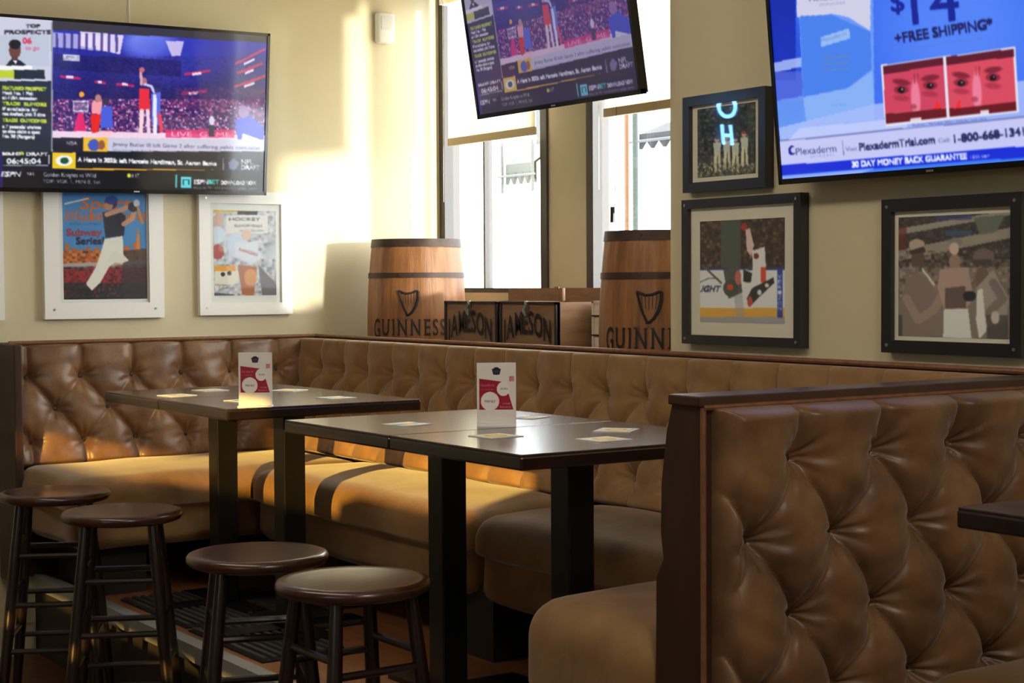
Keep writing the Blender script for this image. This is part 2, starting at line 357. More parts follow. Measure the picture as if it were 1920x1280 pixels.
# street outside
struct('ground', (4.2, 40, -20, 30, -0.45, -0.35), PAVE)
fc = thing('facade', 'pale building front across the street beyond the windows', 'building', (22, 14, -0.35))
g = MB().box(0, 1, -14, 14, 0, 9).build('front_wall', FACADE, fc)
for k in range(5):
    wn = box('window', (-0.05, 0.02, -11 + k * 5, -8.6 + k * 5, 3.4, 5.6), mat('facade_window', (196, 206, 216), 0.3), fc)
    box('sill', (-0.15, 0.02, -11.1 + k * 5, -8.5 + k * 5, 3.3, 3.4), FACADE, wn)
def ray(px, py, x):        # the point where a sight line of the survey meets the plane at x
    d = M.T @ np.array([(px - 960) / F_PX, (py - 640) / F_PX, 1]); return CAM + d * (x - CAM[0]) / d[0]
def awning(label, px0, px1, pya, pyb, x, m, fringe):
    a = ray(px0, (pya + pyb) / 2, x); b = ray(px1, (pya + pyb) / 2, x); za = ray(px0, pya, x)[2]; zb = ray(px0, pyb, x)[2]
    t = thing('hanging_awning', label, 'awning', (x, (a[1] + b[1]) / 2, zb)); W = abs(a[1] - b[1]) / 2; H = za - zb
    P = MB(); n = 16; v = []
    for i in range(n + 1):
        y = -W + 2 * W * i / n; z = -fringe * (0.5 + 0.5 * math.cos(i * PI / 2 * 1.0)) * H
        v += [(0.0, y, z), (0.0, y, H * 0.25), (0.25, y, H * 0.9), (0.03, y, z), (0.03, y, H * 0.25), (0.28, y, H * 0.9)]
    f = []
    for i in range(n):
        a_, b_ = i * 6, i * 6 + 6
        for k in (0, 1): f += [(a_ + k, b_ + k, b_ + k + 1, a_ + k + 1), (a_ + k + 3, a_ + k + 4, b_ + k + 4, b_ + k + 3)]
        f.append((a_, a_ + 3, b_ + 3, b_)); f.append((a_ + 2, b_ + 2, b_ + 5, a_ + 5))
    P.add(v, f); P.build('canopy', m, t)
    fr = MB()
    fr.tube([(-.02, -W * 1.1, H * .9), (-.02, -W * 1.1, -H * .6)], 0.012).tube([(-.02, W * 1.1, H * .9), (-.02, W * 1.1, -H * .6)], 0.012)
    fr.tube([(-.03, -W * 1.3, -H * .1), (-.03, W * 1.3, -H * .1)], 0.01).tube([(.3, -W, H * .9), (.3, -W, 4.8)], 0.015).tube([(.3, W, H * .9), (.3, W, 4.8)], 0.015)
    fr.build('frame', mat('awning_iron', (48, 50, 52), 0.6), t)
awning('grey green scalloped awning on a thin frame seen below the left shade', 948, 1000, 262, 325, 7.0, GREYP, 0.35)
awning('black scalloped awning on a frame seen below the right shade', 1198, 1290, 222, 262, 7.0, NAVYP, 0.45)
for px, m, nm, lb in ((1175, BRICKB, 'street_post', 'thin brown post standing outside the right window'),
                      (1191, GREENP, 'street_post', 'thin dark green post standing outside the right window')):
    p = ray(px, 300, 5.6); o = MB().tube([(0, 0, 0), (0, 0, 4.6)], 0.016 if m is GREENP else 0.014, 10).build(nm, m, loc=(5.6, p[1], -0.35))
    tag(o, lb, 'post')

# ------------------------------------------------------------------ benches
def tuft(name, O, U, V, Nn, W, H, s, u0, rows, m, parent, depth=0.045, step=0.006, edge=0.016, rb=0.030, side=True):
    """deep buttoned pad: O lower start corner, U along, V up, Nn outwards; s button spacing, u0 offset of the top row, rows = heights from the top"""
    O, U, V, Nn = (np.array(a, float) for a in (O, U, V, Nn))
    nu, nv = int(W / step) + 1, int(H / step) + 1
    u, v = np.meshgrid(np.linspace(0, W, nu), np.linspace(0, H, nv)); t = rows[0] - rows[1]
    a = (u - u0) / s + (v - rows[0]) / (2 * t); b = (u - u0) / s - (v - rows[0]) / (2 * t)
    da = np.abs(a - np.round(a)); db = np.abs(b - np.round(b))
    # above the top row and below the lowest row the folds run straight
    vt = np.abs((u - u0) / s - np.round((u - u0) / s)); par = (len(rows) - 1) % 2 * 0.5
    vb = np.abs((u - u0) / s - par - np.round((u - u0) / s - par))
    top = v > rows[0]; bot = v < rows[-1]
    fold_d = 1 - np.exp(-da * 16); fold_e = 1 - np.exp(-db * 9)
    dia = np.minimum(0.52 + 0.48 * fold_d, 0.82 + 0.18 * fold_e) * (0.86 + 0.14 * np.sqrt(np.abs(np.sin(PI * a) * np.sin(PI * b))))
    st = (0.50 + 0.50 * (1 - np.exp(-vt * 17))) * (0.88 + 0.12 * np.sqrt(np.sin(PI * vt))); sb = (0.50 + 0.50 * (1 - np.exp(-vb * 17))) * (0.88 + 0.12 * np.sqrt(np.sin(PI * vb)))
    h = np.where(top, st, np.where(bot, sb, dia))
    k = np.clip(np.abs(v - rows[0]) / 0.03, 0, 1); h = np.where(top, st * k + np.minimum(st, dia) * (1 - k), h)
    k = np.clip(np.abs(v - rows[-1]) / 0.03, 0, 1); h = np.where(bot, sb * k + np.minimum(sb, dia) * (1 - k), h)
    pts = []
    for j, rv in enumerate(rows):
        off = (j % 2) * 0.5
        for i in range(-2, int(W / s) + 3):
            uu = u0 + (i + off) * s
            if 0.045 < uu < W - 0.03: pts.append((uu, rv))
    dent = np.zeros_like(u); swell = np.zeros_like(u)
    for uu, rv in pts:
        du, dv = u - uu, v - rv; r = np.hypot(du, dv); ang = np.arctan2(dv, du)
        dent = np.maximum(dent, np.exp(-(r / rb) ** 1.3) * (1 + 0.16 * np.sin(ang * 9 + uu * 40)))
        swell = np.maximum(swell, np.exp(-(r / 0.05) ** 2) * 0.05 * np.sin(ang * 13 + uu * 70) * (r > 0.012))
    h = h * (1 - np.clip(dent, 0, 1)) + swell
    e = np.minimum(np.minimum(v, H - v), (np.minimum(u, W - u) if side else 9)) / edge
    rim = np.sqrt(np.clip(1 - (1 - np.clip(e, 0, 1)) ** 2, 0, 1))
    wob = 0.05 * np.sin(u * 31 + 2 * np.sin(v * 23)) * np.sin(v * 37 + u * 11)
    hh = depth * (h + wob * h) * rim - 0.01 * (1 - rim)
    P = O + u[..., None] * U + v[..., None] * V + hh[..., None] * Nn
    o = grid_mesh(name, P, m, parent)
    for uu, rv in pts:
        q = O + uu * U + rv * V + Nn * 0.004; n_ = Vector(Nn); bm = bmesh.new()
        bmesh.ops.create_uvsphere(bm, u_segments=10, v_segments=6, radius=0.0105)
        for vv in bm.verts: vv.co = Vector(q) + (vv.co - n_ * vv.co.dot(n_) * 0.5)
        me = bpy.data.meshes.new('button'); bm.to_mesh(me); bm.free(); me.materials.append(BUTTON)
        for p_ in me.polygons: p_.use_smooth = True
        bo = bpy.data.objects.new('button', me); COL.objects.link(bo); bo.parent = o
    return o
def cushion(name, x0, x1, y0, y1, z0, z1, m, parent, r=0.07, crown=0.018, seed=1, label=None):
    n = 26; g_ = np.linspace(-1, 1, n); pts = {}; V_ = []; Fc = []
    hx, hy, hz = (x1 - x0) / 2, (y1 - y0) / 2, (z1 - z0) / 2; c = np.array([(x0 + x1) / 2, (y0 + y1) / 2, (z0 + z1) / 2]); hh = np.array([hx, hy, hz])
    rr = np.array([r, r, r])
    def node(i, j, k):
        key = (i, j, k)
        if key not in pts:
            q = np.array([g_[i], g_[j], g_[k]]); s_ = np.sign(q) * (1 - (1 - np.abs(q)) ** 1.5); p = s_ * hh
            inner = np.clip(p, -(hh - rr), hh - rr); inner[2] = np.clip(p[2], -(hz - 0.02), hz - r)
            d = p - inner; L = np.linalg.norm(d); rad = r if p[2] > 0 else min(r, 0.05)
            p = inner + d / L * min(rad, max(L, rad) if True else L) if L > 1e-9 else p
            if p[2] > 0: p[2] += crown * (1 - (p[0] / hx) ** 2) * (1 - (p[1] / hy) ** 2) * (p[2] / hz)
            w_ = 0.0035 * math.sin(p[0] * 17 + seed) * math.sin(p[1] * 13 + seed * 2) * math.cos(p[2] * 9)
            p = p * (1 + w_ / max(hz, .1)); pts[key] = len(V_); V_.append(tuple(p + c))
        return pts[key]
    R_ = range(n - 1); m_ = n - 1
    for i in R_:
        for j in R_:
            for k in (0, m_):
                Fc.append((node(i, j, k), node(i + 1, j, k), node(i + 1, j + 1, k), node(i, j + 1, k)))
                Fc.append((node(i, k, j), node(i + 1, k, j), node(i + 1, k, j + 1), node(i, k, j + 1)))
                Fc.append((node(k, i, j), node(k, i + 1, j), node(k, i + 1, j + 1), node(k, i, j + 1)))
    o = MB().add(V_, Fc).build(name, m, parent, smooth=True)
    if label: o['label'] = label
    return o
ZC = 1.227
# bench along the picture wall
bA = thing('booth_bench', 'tan button-backed leather bench below the white picture frames', 'bench', (2.5, 6.3, 0.31), group='leather booth benches')
def inv(t, o): o.parent = t; o.matrix_parent_inverse = Matrix.Translation(-Vector(t.location)); return o
def sub(t, o): return inv(t, o)
tl_ = math.hypot(0.47, 0.07); Vv = (0, 0.07 / tl_, 0.47 / tl_)
o = sub(bA, tuft('backrest', (1.965, 6.335, 0.745), (1, 0, 0), Vv, (0, -1, 0.12), 1.30, 0.475, 0.212, 0.268, [0.345, 0.220, 0.095], LEATHER, None, depth=0.052))
sub(bA, cushion('seat', 1.955, 3.13, 5.68, 6.34, 0.525, 0.755, SUEDE, None, r=0.075, seed=1))
sub(bA, box('back_panel', (1.945, 3.30, 6.415, 6.44, 0.31, 1.212), DKLEATHER, None))
sub(bA, box('cap', (1.94, 3.30, 6.375, 6.44, 1.212, 1.224), CAPWOOD, None, bevel=0.003))
sub(bA, MB().tube([(1.955, 6.378, 1.222), (3.28, 6.378, 1.222)], 0.008, 8).tube([(1.957, 6.37, 1.22), (1.957, 6.33, 0.75)], 0.006, 6).build('piping', PIPING, None, smooth=True))
sub(bA, box('end_panel', (1.925, 1.958, 6.22, 6.44, 0.31, 1.222), DKLEATHER, None, bevel=0.006))
for x in (2.2, 2.95):
    sub(bA, box('support', (x - .09, x + .09, 5.85, 6.30, 0.31, 0.53), RISER, None))
# bench along the window side
bB = thing('booth_bench', 'long button-backed leather bench running beneath barrels and crates', 'bench', (3.0, 4.4, 0.31), group='leather booth benches')
tl_ = math.hypot(0.47, 0.09)
sub(bB, tuft('backrest', (3.155, 2.55, 0.745), (0, 1, 0), (0.09 / tl_, 0, 0.47 / tl_), (-1, 0, 0.15), 3.82, 0.478, 0.1955, 1.67 - 8 * 0.1955 + 0.001, [0.345, 0.220, 0.095], SUEDE, None, depth=0.060, side=False))
sub(bB, cushion('seat', 2.62, 3.15, 4.17, 5.70, 0.525, 0.757, SUEDE, None, r=0.075, seed=2))
sub(bB, cushion('seat', 2.62, 3.15, 3.03, 4.17, 0.525, 0.757, SUEDE, None, r=0.075, seed=5))
sub(bB, box('back_panel', (3.255, 3.355, 2.52, 6.36, 0.31, 1.212), DKLEATHER, None))
sub(bB, box('cap', (3.27, 3.358, 2.52, 6.40, 1.212, 1.224), CAPWOOD, None, bevel=0.003))
sub(bB, MB().tube([(3.272, 2.52, 1.222), (3.272, 6.40, 1.222)], 0.008, 8).build('piping', PIPING, None, smooth=True))
for y in (3.4, 4.22, 5.2):
    sub(bB, box('support', (2.70, 3.1, y - .09, y + .09, 0.31, 0.53), RISER, None))
# double bench whose back divides the two booths
bP = thing('booth_divider_bench', 'brown button-backed double bench dividing the booths in the foreground', 'bench', (2.7, 2.46, 0.31), group='leather booth benches')
sub(bP, tuft('backrest', (2.085, 2.425, 0.50), (1, 0, 0), (0, 0, 1), (0, -1, 0), 1.20, 0.705, 0.2255, 0.190, [0.598, 0.443, 0.288, 0.133], LEATHER, None, depth=0.078, step=0.004, edge=0.022, rb=0.037))
sub(bP, tuft('rear_backrest', (2.085, 2.505, 0.745), (1, 0, 0), (0, 0, 1), (0, 1, 0.05), 1.16, 0.46, 0.21, 0.15, [0.345, 0.220, 0.095], LEATHER, None, depth=0.045))
sub(bP, box('back_panel', (2.07, 3.34, 2.432, 2.508, 0.31, 1.205), DKLEATHER, None))
sub(bP, box('cap', (2.05, 3.27, 2.416, 2.512, 1.207, 1.227), CAPWOOD, None, bevel=0.003))
e_ = MB(); prof = [(2.424, .31), (2.424, 1.206), (2.505, 1.206), (2.522, 1.15), (2.538, 1.05), (2.540, .95), (2.532, .90), (2.555, .86), (2.56, .31)]
e_.add([(2.058, y, z) for y, z in prof] + [(2.09, y, z) for y, z in prof], [tuple(range(9)), tuple(range(17, 8, -1))] + [(i, (i + 1) % 9, (i + 1) % 9 + 9, i + 9) for i in range(9)])
sub(bP, e_.build('end_panel', DKLEATHER, None, bevel=0.003))
sub(bP, MB().tube([(2.062, 2.420, 0.31), (2.062, 2.420, 1.204)], 0.006, 8).tube([(2.06, 2.418, 1.205), (3.27, 2.418, 1.205)], 0.006, 8).build('piping', PIPING, None, smooth=True))
sub(bP, cushion('rear_seat', 2.035, 3.13, 2.54, 3.03, 0.36, 0.755, SUEDE, None, r=0.085, seed=3))
sub(bP, cushion('seat', 2.60, 3.345, 1.80, 2.40, 0.36, 0.63, SUEDE, None, r=0.085, seed=4))
sub(bP, box('support', (2.2, 3.1, 2.6, 2.95, 0.31, 0.37), RISER, None))
sub(bP, box('support', (2.7, 3.3, 1.9, 2.35, 0.31, 0.37), RISER, None))

# ------------------------------------------------------------------ tables
TZ = 1.067
def table(x, y, wx, wy, label, z=TZ, rz=0.0):
    t = thing('pub_table', label, 'table', (x, y, 0.31), rz, 'dark wooden booth tables'); h = z - 0.31
    box('tabletop', (-wx / 2 + .002, wx / 2 - .002, -wy / 2 + .002, wy / 2 - .002, h - 0.006, h), TABLETOP, t, bevel=0.002)
    box('edge_band', (-wx / 2, wx / 2, -wy / 2, wy / 2, h - 0.036, h - 0.0045), BLACKWOOD, t, bevel=0.005)
    box('post', (-.039, .039, -.039, .039, 0.014, h - 0.036), POST, t, bevel=0.004)
    MB().box(-.25, .25, -.05, .05, 0.0, 0.016).box(-.05, .05, -.25, .25, 0.0, 0.016).build('base_plate', POST, t)
    return t
table(2.395, 3.305, 0.70, 0.585, 'dark table nearest the brown divider bench, in front')
table(2.395, 3.892, 0.70, 0.585, 'dark table behind the front one, pushed against it')
table(2.425, 4.925, 0.68, 0.55, 'dark table in the rear booth, its nearer one by the shiny menu stand')
table(2.425, 5.452, 0.68, 0.50, 'dark table furthest back, beside the picture wall bench')
table(2.53, 1.595, 0.74, 0.585, 'dark table corner jutting in at the right edge before the divider bench')

# ------------------------------------------------------------------ stools
def make_stool():
    t = thing('bar_stool', '', 'stool', group='round wooden bar stools')
    R_ = 0.182
    MB().lathe([(0, 0.722), (R_ - .02, 0.722), (R_ - .006, 0.727), (R_, 0.735), (R_ + .001, 0.744), (R_ - .004, 0.752), (R_ - .012, 0.755), (R_ - .03, 0.754), (0.08, 0.7505), (0, 0.7495)], 56).build('seat', STOOLTOP, t, smooth=True)
    def P(i, z):
        r = 0.139 + (0.722 - z) / 0.722 * 0.092; a = math.radians(45 + 90 * i); return Vector((r * math.cos(a), r * math.sin(a), z))
    for i in range(4):
        pts = [P(i, z) for z in (0.728, 0.6, 0.4, 0.2, 0.0)]; mb = MB(); n = 10
        rs = [0.015, 0.0175, 0.0185, 0.018, 0.014]
        v = []; f = []
        for j, p in enumerate(pts):
            for k in range(n): v.append((p.x + rs[j] * math.cos(2 * PI * k / n), p.y + rs[j] * math.sin(2 * PI * k / n), p.z))
        for j in range(4):
            for k in range(n): f.append((j * n + k, j * n + (k + 1) % n, (j + 1) * n + (k + 1) % n, (j + 1) * n + k))
        f += [tuple(range(n)), tuple(range(4 * n, 5 * n))]
        mb.add(v, f).build('leg', STOOLLEG, t, smooth=True)
    for z0 in (0.555, 0.395, 0.245):
        for i in range(4):
            z = z0 + (0.035 if i % 2 else 0); MB().tube([P(i, z), P((i + 1) % 4, z)], 0.0095, 8).build('rung', STOOLLEG, t, smooth=True)
    return t
st0 = make_stool()
for i, (x, y, a, lb) in enumerate([(1.85, 3.43, 1, 'wooden bar stool at the front, nearest the front table'), (1.833, 3.913, -20, 'wooden bar stool just behind the frontmost one'),
                                   (1.838, 4.89, -26, 'tall wooden bar stool at left between the cut-off one and the front pair'), (1.825, 5.48, -26, 'leftmost wooden bar stool, cut off by the left edge')]):
    s_ = st0 if i == 0 else copy_tree(st0)
    s_.location = (x, y, 0); s_.rotation_euler = (0, 0, math.radians(a)); s_['label'] = lb
bpy.context.view_layer.update()

# ------------------------------------------------------------------ table signs and coasters
CAMYAW = math.atan2(0.557, 0.83)
PRINT = attr_mat('printed_paper', rough=0.6)
GLOSSP = attr_mat('glossy_print', rough=0.3, coat=0.3)
def make_sign(x, y, label, rz):
    t = thing('menu_stand', label, 'menu stand', (x, y, TZ), rz, 'menu stands on the tables')
    w_, h_ = 0.0515, 0.167
    MB().box(-w_, w_, 0.0035, 0.006, 0.006, h_).box(-w_, w_, -0.001, 0.0, 0.006, h_).box(-w_, w_, -0.028, 0.03, 0, 0.004).box(-w_, w_, -0.001, 0.006, 0.003, 0.007).build('holder', WHITEP, t)
    a = Art(90, 146, [(0, 0), (100, 0), (100, 162), (0, 162)], (232, 226, 216))
    a.poly([(5, 42), (62, 50), (72, 78), (82, 84), (94, 126), (5, 126)], (160, 22, 50))
    a.ell(68, 70, 17, 19, (238, 232, 224)); a.ell(33, 103, 24, 25, (238, 232, 224))
    a.ell(50, 22, 10.5, 10.5, (24, 26, 36)); a.poly([(38, 16), (62, 16), (58, 32), (42, 32)], (24, 26, 36))
    a.line([(43, 22), (57, 22)], 1.3, (120, 120, 130)).line([(45, 27), (55, 27)], 1.0, (90, 90, 100))
    a.text('SCAN', 70, 72, 5, (60, 60, 60), center=True).text('MENU', 33, 107, 7, (60, 60, 60), center=True)
    a.text('FOLLOW US', 8, 63, 5, (240, 200, 205), width=36).text('for events', 8, 73, 4, (220, 150, 165), width=34)
    a.rect(84, 36, 96, 50, (200, 70, 95)).text('@', 86, 47, 8, (240, 225, 220))
    a.text('order', 66, 112, 6, (235, 190, 195), width=20).text('here', 60, 121, 5, (235, 190, 195), width=28)
    a.panel('card', (-w_ + .001, -0.0016, h_), (w_ - .001, -0.0016, h_), (w_ - .001, -0.0016, 0.008), (-w_ + .001, -0.0016, 0.008), GLOSSP, t)
make_sign(2.404, 3.655, 'white and crimson menu stand on the front table', -CAMYAW)
make_sign(2.196, 4.69, 'white and crimson menu stand on the rear table', -CAMYAW)
def coaster_art(style):
    a = Art(28, 28, [(-1, -1), (1, -1), (1, 1), (-1, 1)], (238, 232, 214))
    if style == 0: a.ell(0, 0, .62, .62, (226, 178, 60)); a.ell(0, 0, .4, .4, (238, 214, 130)); a.rect(-.8, .72, .8, .82, (120, 100, 70))
    else: a.rect(-1, -.3, 1, .3, (120, 170, 190)); a.ell(.1, 0, .35, .35, (238, 196, 40)); a.rect(-.9, .6, .2, .75, (60, 120, 130))
    return a
def coaster(x, y, rz, style, label, z=TZ):
    t = thing('coaster', label, 'coaster', (x, y, z), rz, 'square paper coasters')
    box('card_body', (-.049, .049, -.049, .049, 0.0003, 0.0022), WHITEP, t)
    coaster_art(style).panel('printed_face', (-.048, .048, .0025), (.048, .048, .0025), (.048, -.048, .0025), (-.048, -.048, .0025), PRINT, t)
for c in [(2.24, 3.84, 12, 1, 'blue and yellow coaster at the left end of the front table'), (2.24, 3.41, 4, 0, 'yellow coaster in front of the front menu stand'),
          (2.575, 3.36, 38, 0, 'yellow coaster at the far right of the front table'), (2.40, 3.18, 2, 0, 'yellow coaster near the right side edge of the front table'),
          (2.62, 3.83, 25, 1, 'pale coaster half hidden behind the front menu stand'), (2.20, 5.32, 10, 0, 'sunlit coaster at the left of the rear table'),
          (2.40, 5.50, 5, 0, 'sunlit coaster at the far left side of the rear table'), (2.28, 4.95, 15, 1, 'coaster left of the rear menu stand by its foot'),
          (2.62, 5.32, 30, 0, 'sunlit coaster peeking out right behind the rear menu stand'), (2.57, 4.87, 8, 1, 'pale coaster on the right part of the rear table')]:
    coaster(c[0], c[1], math.radians(c[2]), c[3], c[4])

# ------------------------------------------------------------------ floor mats
def ribbed_mat(x0, x1, y0, y1, axis, label, n):
    t = thing('floor_mat', label, 'mat', (x0, y0, 0.31), group='ribbed rubber mats'); X, Y = x1 - x0, y1 - y0
    box('backing', (0, X, 0, Y, 0, 0.006), RUBBER, t); mb = MB()
    for i in range(n):
        q = (i + .5) / n
        if axis == 'x': mb.box(0.01, X - .01, q * Y - Y / n * .22, q * Y + Y / n * .22, 0.006, 0.014)
        else: mb.box(q * X - X / n * .22, q * X + X / n * .22, 0.01, Y - .01, 0.006, 0.014)
    tag(mb.build('ribs', mat('worn_rubber_ribs', (62, 60, 58), 0.5), t))
ribbed_mat(2.14, 2.42, 5.12, 5.72, 'y', 'black ribbed mat under the rear booth furthest from the front', 9)
ribbed_mat(2.45, 2.66, 4.85, 5.62, 'x', 'black ribbed mat lying against the bench in the rear booth', 22)
ribbed_mat(2.13, 2.42, 4.52, 5.08, 'y', 'black ribbed mat behind the metal step edge under the rear table', 9)

# ------------------------------------------------------------------ televisions
SCREEN = attr_mat('lit_screen', emit=1.0, rough=0.08)
SCREEN_HAZED = attr_mat('lit_screen_hazed', emit=1.05, rough=0.12)
def television(label, BL, BR, H, lean, depth_dir, m, art_fn, mount):
    """BL, BR: lower screen-side corners; lean: horizontal offset of the top edge (world vector)"""
    BL, BR = np.array(BL, float), np.array(BR, float); up = np.array([lean[0], lean[1], math.sqrt(H * H - lean[0] ** 2 - lean[1] ** 2)])
    U = (BR - BL) / np.linalg.norm(BR - BL); V = up / np.linalg.norm(up); D = np.cross(U, V); D /= np.linalg.norm(D)
    if np.dot(D, np.array(depth_dir)) < 0: D = -D
    W = np.linalg.norm(BR - BL); c = (BL + BR) / 2
    t = thing('television', label, 'television', tuple(c), group='wall televisions')
    def P(u, v, d): return BL + U * u + V * v + D * d - c
    def bx(u0, u1, v0, v1, d0, d1): 
        v = [P(a, b, e) for a in (u0, u1) for b in (v0, v1) for e in (d0, d1)]
        return v, [(0, 1, 3, 2), (4, 6, 7, 5), (0, 4, 5, 1), (2, 3, 7, 6), (0, 2, 6, 4), (1, 5, 7, 3)]
    MB().add(*bx(0.004, W - .004, 0.004, H - .004, 0.006, 0.03)).add(*bx(W * .15, W * .85, H * .12, H * .7, 0.03, 0.06)).build('housing', TVBACK, t)
    b = 0.012; fr = MB()
    fr.add(*bx(0, W, H - b, H, -0.003, 0.02)).add(*bx(0, W, 0, b * 1.3, -0.003, 0.02)).add(*bx(0, b, 0, H, -0.003, 0.02)).add(*bx(W - b, W, 0, H, -0.003, 0.02))
    fr.build('bezel', TVB, t)
    cs = [P(b, H - b, 0.002), P(W - b, H - b, 0.002), P(W - b, b * 1.3, 0.002), P(b, b * 1.3, 0.002)]
    a = art_fn([proj(q + c) for q in cs]); a.panel('screen', *cs, m, t)
    MB().add(*bx(W / 2 - .012, W / 2 + .012, b * .4, b * .85, -0.0036, -0.003)).build('badge', SCREW, t)
    mm = MB()
    for (p0, p1, r) in mount: mm.tube([np.array(p0) - c, np.array(p1) - c], r, 10)
    mm.build('mount_arm', TVBACK, t)
    return t
WHT = (245, 245, 250)
LTV_ART = {}
def sports_art(quad):
    q = LTV_ART.get('quad') or quad; a = Art(420, 240, q, (16, 20, 60))
    if 'im' in LTV_ART: return a
    LTV_ART['quad'] = quad
    g = np.clip((a.Y - 60) / 130, 0, 1)[..., None]
    a.im = a.im * 0 + (np.array([38, 48, 190.]) * (1 - g) + np.array([34, 28, 96.]) * g)
    a.ell(280, 80, 60, 40, (140, 160, 255), .8, soft=.8).ell(330, 110, 110, 60, (50, 62, 200), .5, soft=.9)
    a.rect(98, 60, 200, 88, (200, 196, 240), .8, sk=.08).poly([(150, 58), (232, 66), (225, 102), (150, 86)], (240, 226, 250), .9)
    for k in range(9): a.rect(104 + k * 14, 62, 109 + k * 14, 98, (40, 30, 120), .75)
    a.rect(102, 100, 340, 130, (20, 22, 90), .7, sk=.06).rect(118, 101, 150, 113, WHT, .85, sk=.08)
    a.noise(98, 105, 500, 190, [(30, 34, 120), (60, 44, 130), (20, 20, 70)], 4, .5, 3)
    for x, y, w_, s_ in ((345, 137, 50, -.14), (340, 173, 48, -.1), (440, 118, 58, -.5), (445, 135, 48, -.4), (440, 160, 58, -.35), (112, 141, 40, .1), (178, 151, 20, .1), (218, 155, 34, .1)):
        a.rect(x, y, x + w_, y + 5, (210, 40, 90), .9, sk=s_).rect(x + w_ * .3, y, x + w_ * .65, y + 5, (250, 235, 245), .9, sk=s_)
    a.noise(98, 186, 500, 262, [(190, 60, 120), (120, 40, 110), (220, 120, 180), (70, 30, 90), (240, 190, 220)], 3.2, 1.0, 5)
    a.noise(330, 165, 500, 200, [(150, 60, 110), (80, 40, 110)], 3, .7, 8)
    a.poly([(310, 76), (345, 78), (338, 105), (322, 105)], (214, 200, 240), .9)
    a.rect(98, 245, 500, 262, (250, 222, 240), .95, sk=.02).rect(310, 243, 440, 258, (230, 40, 110), .85).text('LIVE  GAME', 322, 256, 9, (255, 190, 220), width=110, ang=.01)
    a.rect(137, 188, 165, 212, (230, 235, 250), .3).line([(138, 190), (165, 190), (165, 208), (138, 208), (138, 190)], 1.6, (240, 240, 255)).poly([(146, 212), (156, 212), (162, 246), (138, 246)], (230, 40, 110))
    a.ell(153, 177, 5, 5, (245, 170, 50))
    # players
    a.ell(184, 184, 6, 7, (190, 130, 120)).poly([(172, 192), (192, 190), (190, 215), (172, 212)], (245, 160, 170)).poly([(170, 214), (190, 214), (184, 248), (172, 250)], (235, 40, 40))
    a.ell(199, 190, 6, 7, (60, 50, 80)).poly([(190, 200), (210, 198), (212, 240), (188, 240)], (74, 96, 220)).poly([(186, 245), (212, 245), (205, 258), (180, 258)], (255, 200, 210), .8)
    a.ell(270, 153, 5.5, 8, (180, 110, 120)).line([(265, 158), (264, 130)], 5, (220, 170, 180)).line([(272, 158), (284, 162), (290, 175)], 5, (200, 200, 240)).ell(266, 131, 5, 5, (200, 110, 110))
    a.poly([(261, 166), (280, 166), (281, 208), (261, 206)], (232, 44, 60)).line([(266, 208), (264, 255)], 8, (250, 210, 225)).line([(277, 208), (279, 255)], 7, (240, 210, 235))
    a.ell(295, 170, 5, 6, (50, 50, 110)).poly([(284, 176), (302, 172), (300, 235), (284, 230)], (90, 110, 225)).line([(290, 180), (291, 250)], 7, (235, 235, 255)).line([(299, 215), (303, 245)], 7, (235, 60, 90))
    a.ell(457, 210, 10, 12, (150, 110, 170)).poly([(440, 225), (470, 218), (494, 238), (495, 262), (446, 262)], (50, 70, 215)).poly([(455, 250), (490, 262), (452, 266)], (240, 235, 240)).ell(397, 226, 5, 9, (220, 215, 240)).rect(391, 235, 402, 256, (50, 46, 80))
    # top band
    a.rect(98, 30, 510, 56, (52, 52, 66), 1, sk=.062)
    # lower bands
    a.rect(98, 258, 156, 283, (34, 32, 40)).text('NBA', 125, 272, 7, (230, 220, 225), width=20).rect(156, 258, 202, 285, (240, 190, 50)).ell(176, 272, 11, 11, (70, 90, 190)).ell(190, 272, 7, 9, (150, 90, 70))
    a.rect(202, 258, 500, 290, (206, 204, 226), 1, sk=.012)
    a.text('Jimmy Butler III left Game 2 after suffering pelvic contusion', 211, 274, 7, (70, 74, 110), width=276, ang=.026)
    a.text('Warriors at Rockets  -  Game 3 tonight on ABC, 8:30 ET', 211, 284, 5, (120, 124, 150), width=240, ang=.02)
    a.rect(5, 284, 510, 318, (24, 25, 36)).rect(98, 286, 142, 316, (238, 200, 40)).ell(120, 301, 16, 10, (240, 245, 240)).ell(121, 301, 8, 6, (30, 80, 60))
    a.text('A Here in 2025: left Marcelo Hardiman, St. Aaron Banks', 146, 303, 8, WHT, width=260, ang=.03, bold=4)
    a.rect(142, 315, 400, 318, (236, 170, 30), 1, sk=.012).rect(417, 296, 420, 322, (120, 120, 130)).poly([(428, 305), (438, 296), (449, 306), (440, 321), (430, 316)], (110, 116, 150))
    a.text('NFL', 453, 308, 9, WHT, width=22, bold=3).text('DRAFT', 453, 318, 8, WHT, width=34, bold=2).rect(455, 319, 486, 322, (150, 200, 50))
    a.rect(5, 319, 510, 360, (16, 17, 24)).text('ESPN', 2, 331, 9, WHT, width=38, bold=3, shear=.2).text('NHL', 52, 329, 6, WHT, width=14)
    a.text('Golden Knights vs Wild', 82, 331, 8, (220, 222, 235), width=98, ang=.02).text('TOP: VGK 1, MIN 0, 1st', 80, 343, 7, (190, 195, 210), width=108, ang=.02)
    a.ell(242, 329, 3.5, 4, (210, 220, 50)).text('8 ET', 247, 333, 7, WHT, width=15).rect(329, 327, 332, 352, (70, 190, 200)).rect(339, 331, 359, 352, (90, 214, 222)).line([(344, 346), (344, 337), (354, 337), (354, 346)], 2, (10, 40, 60))
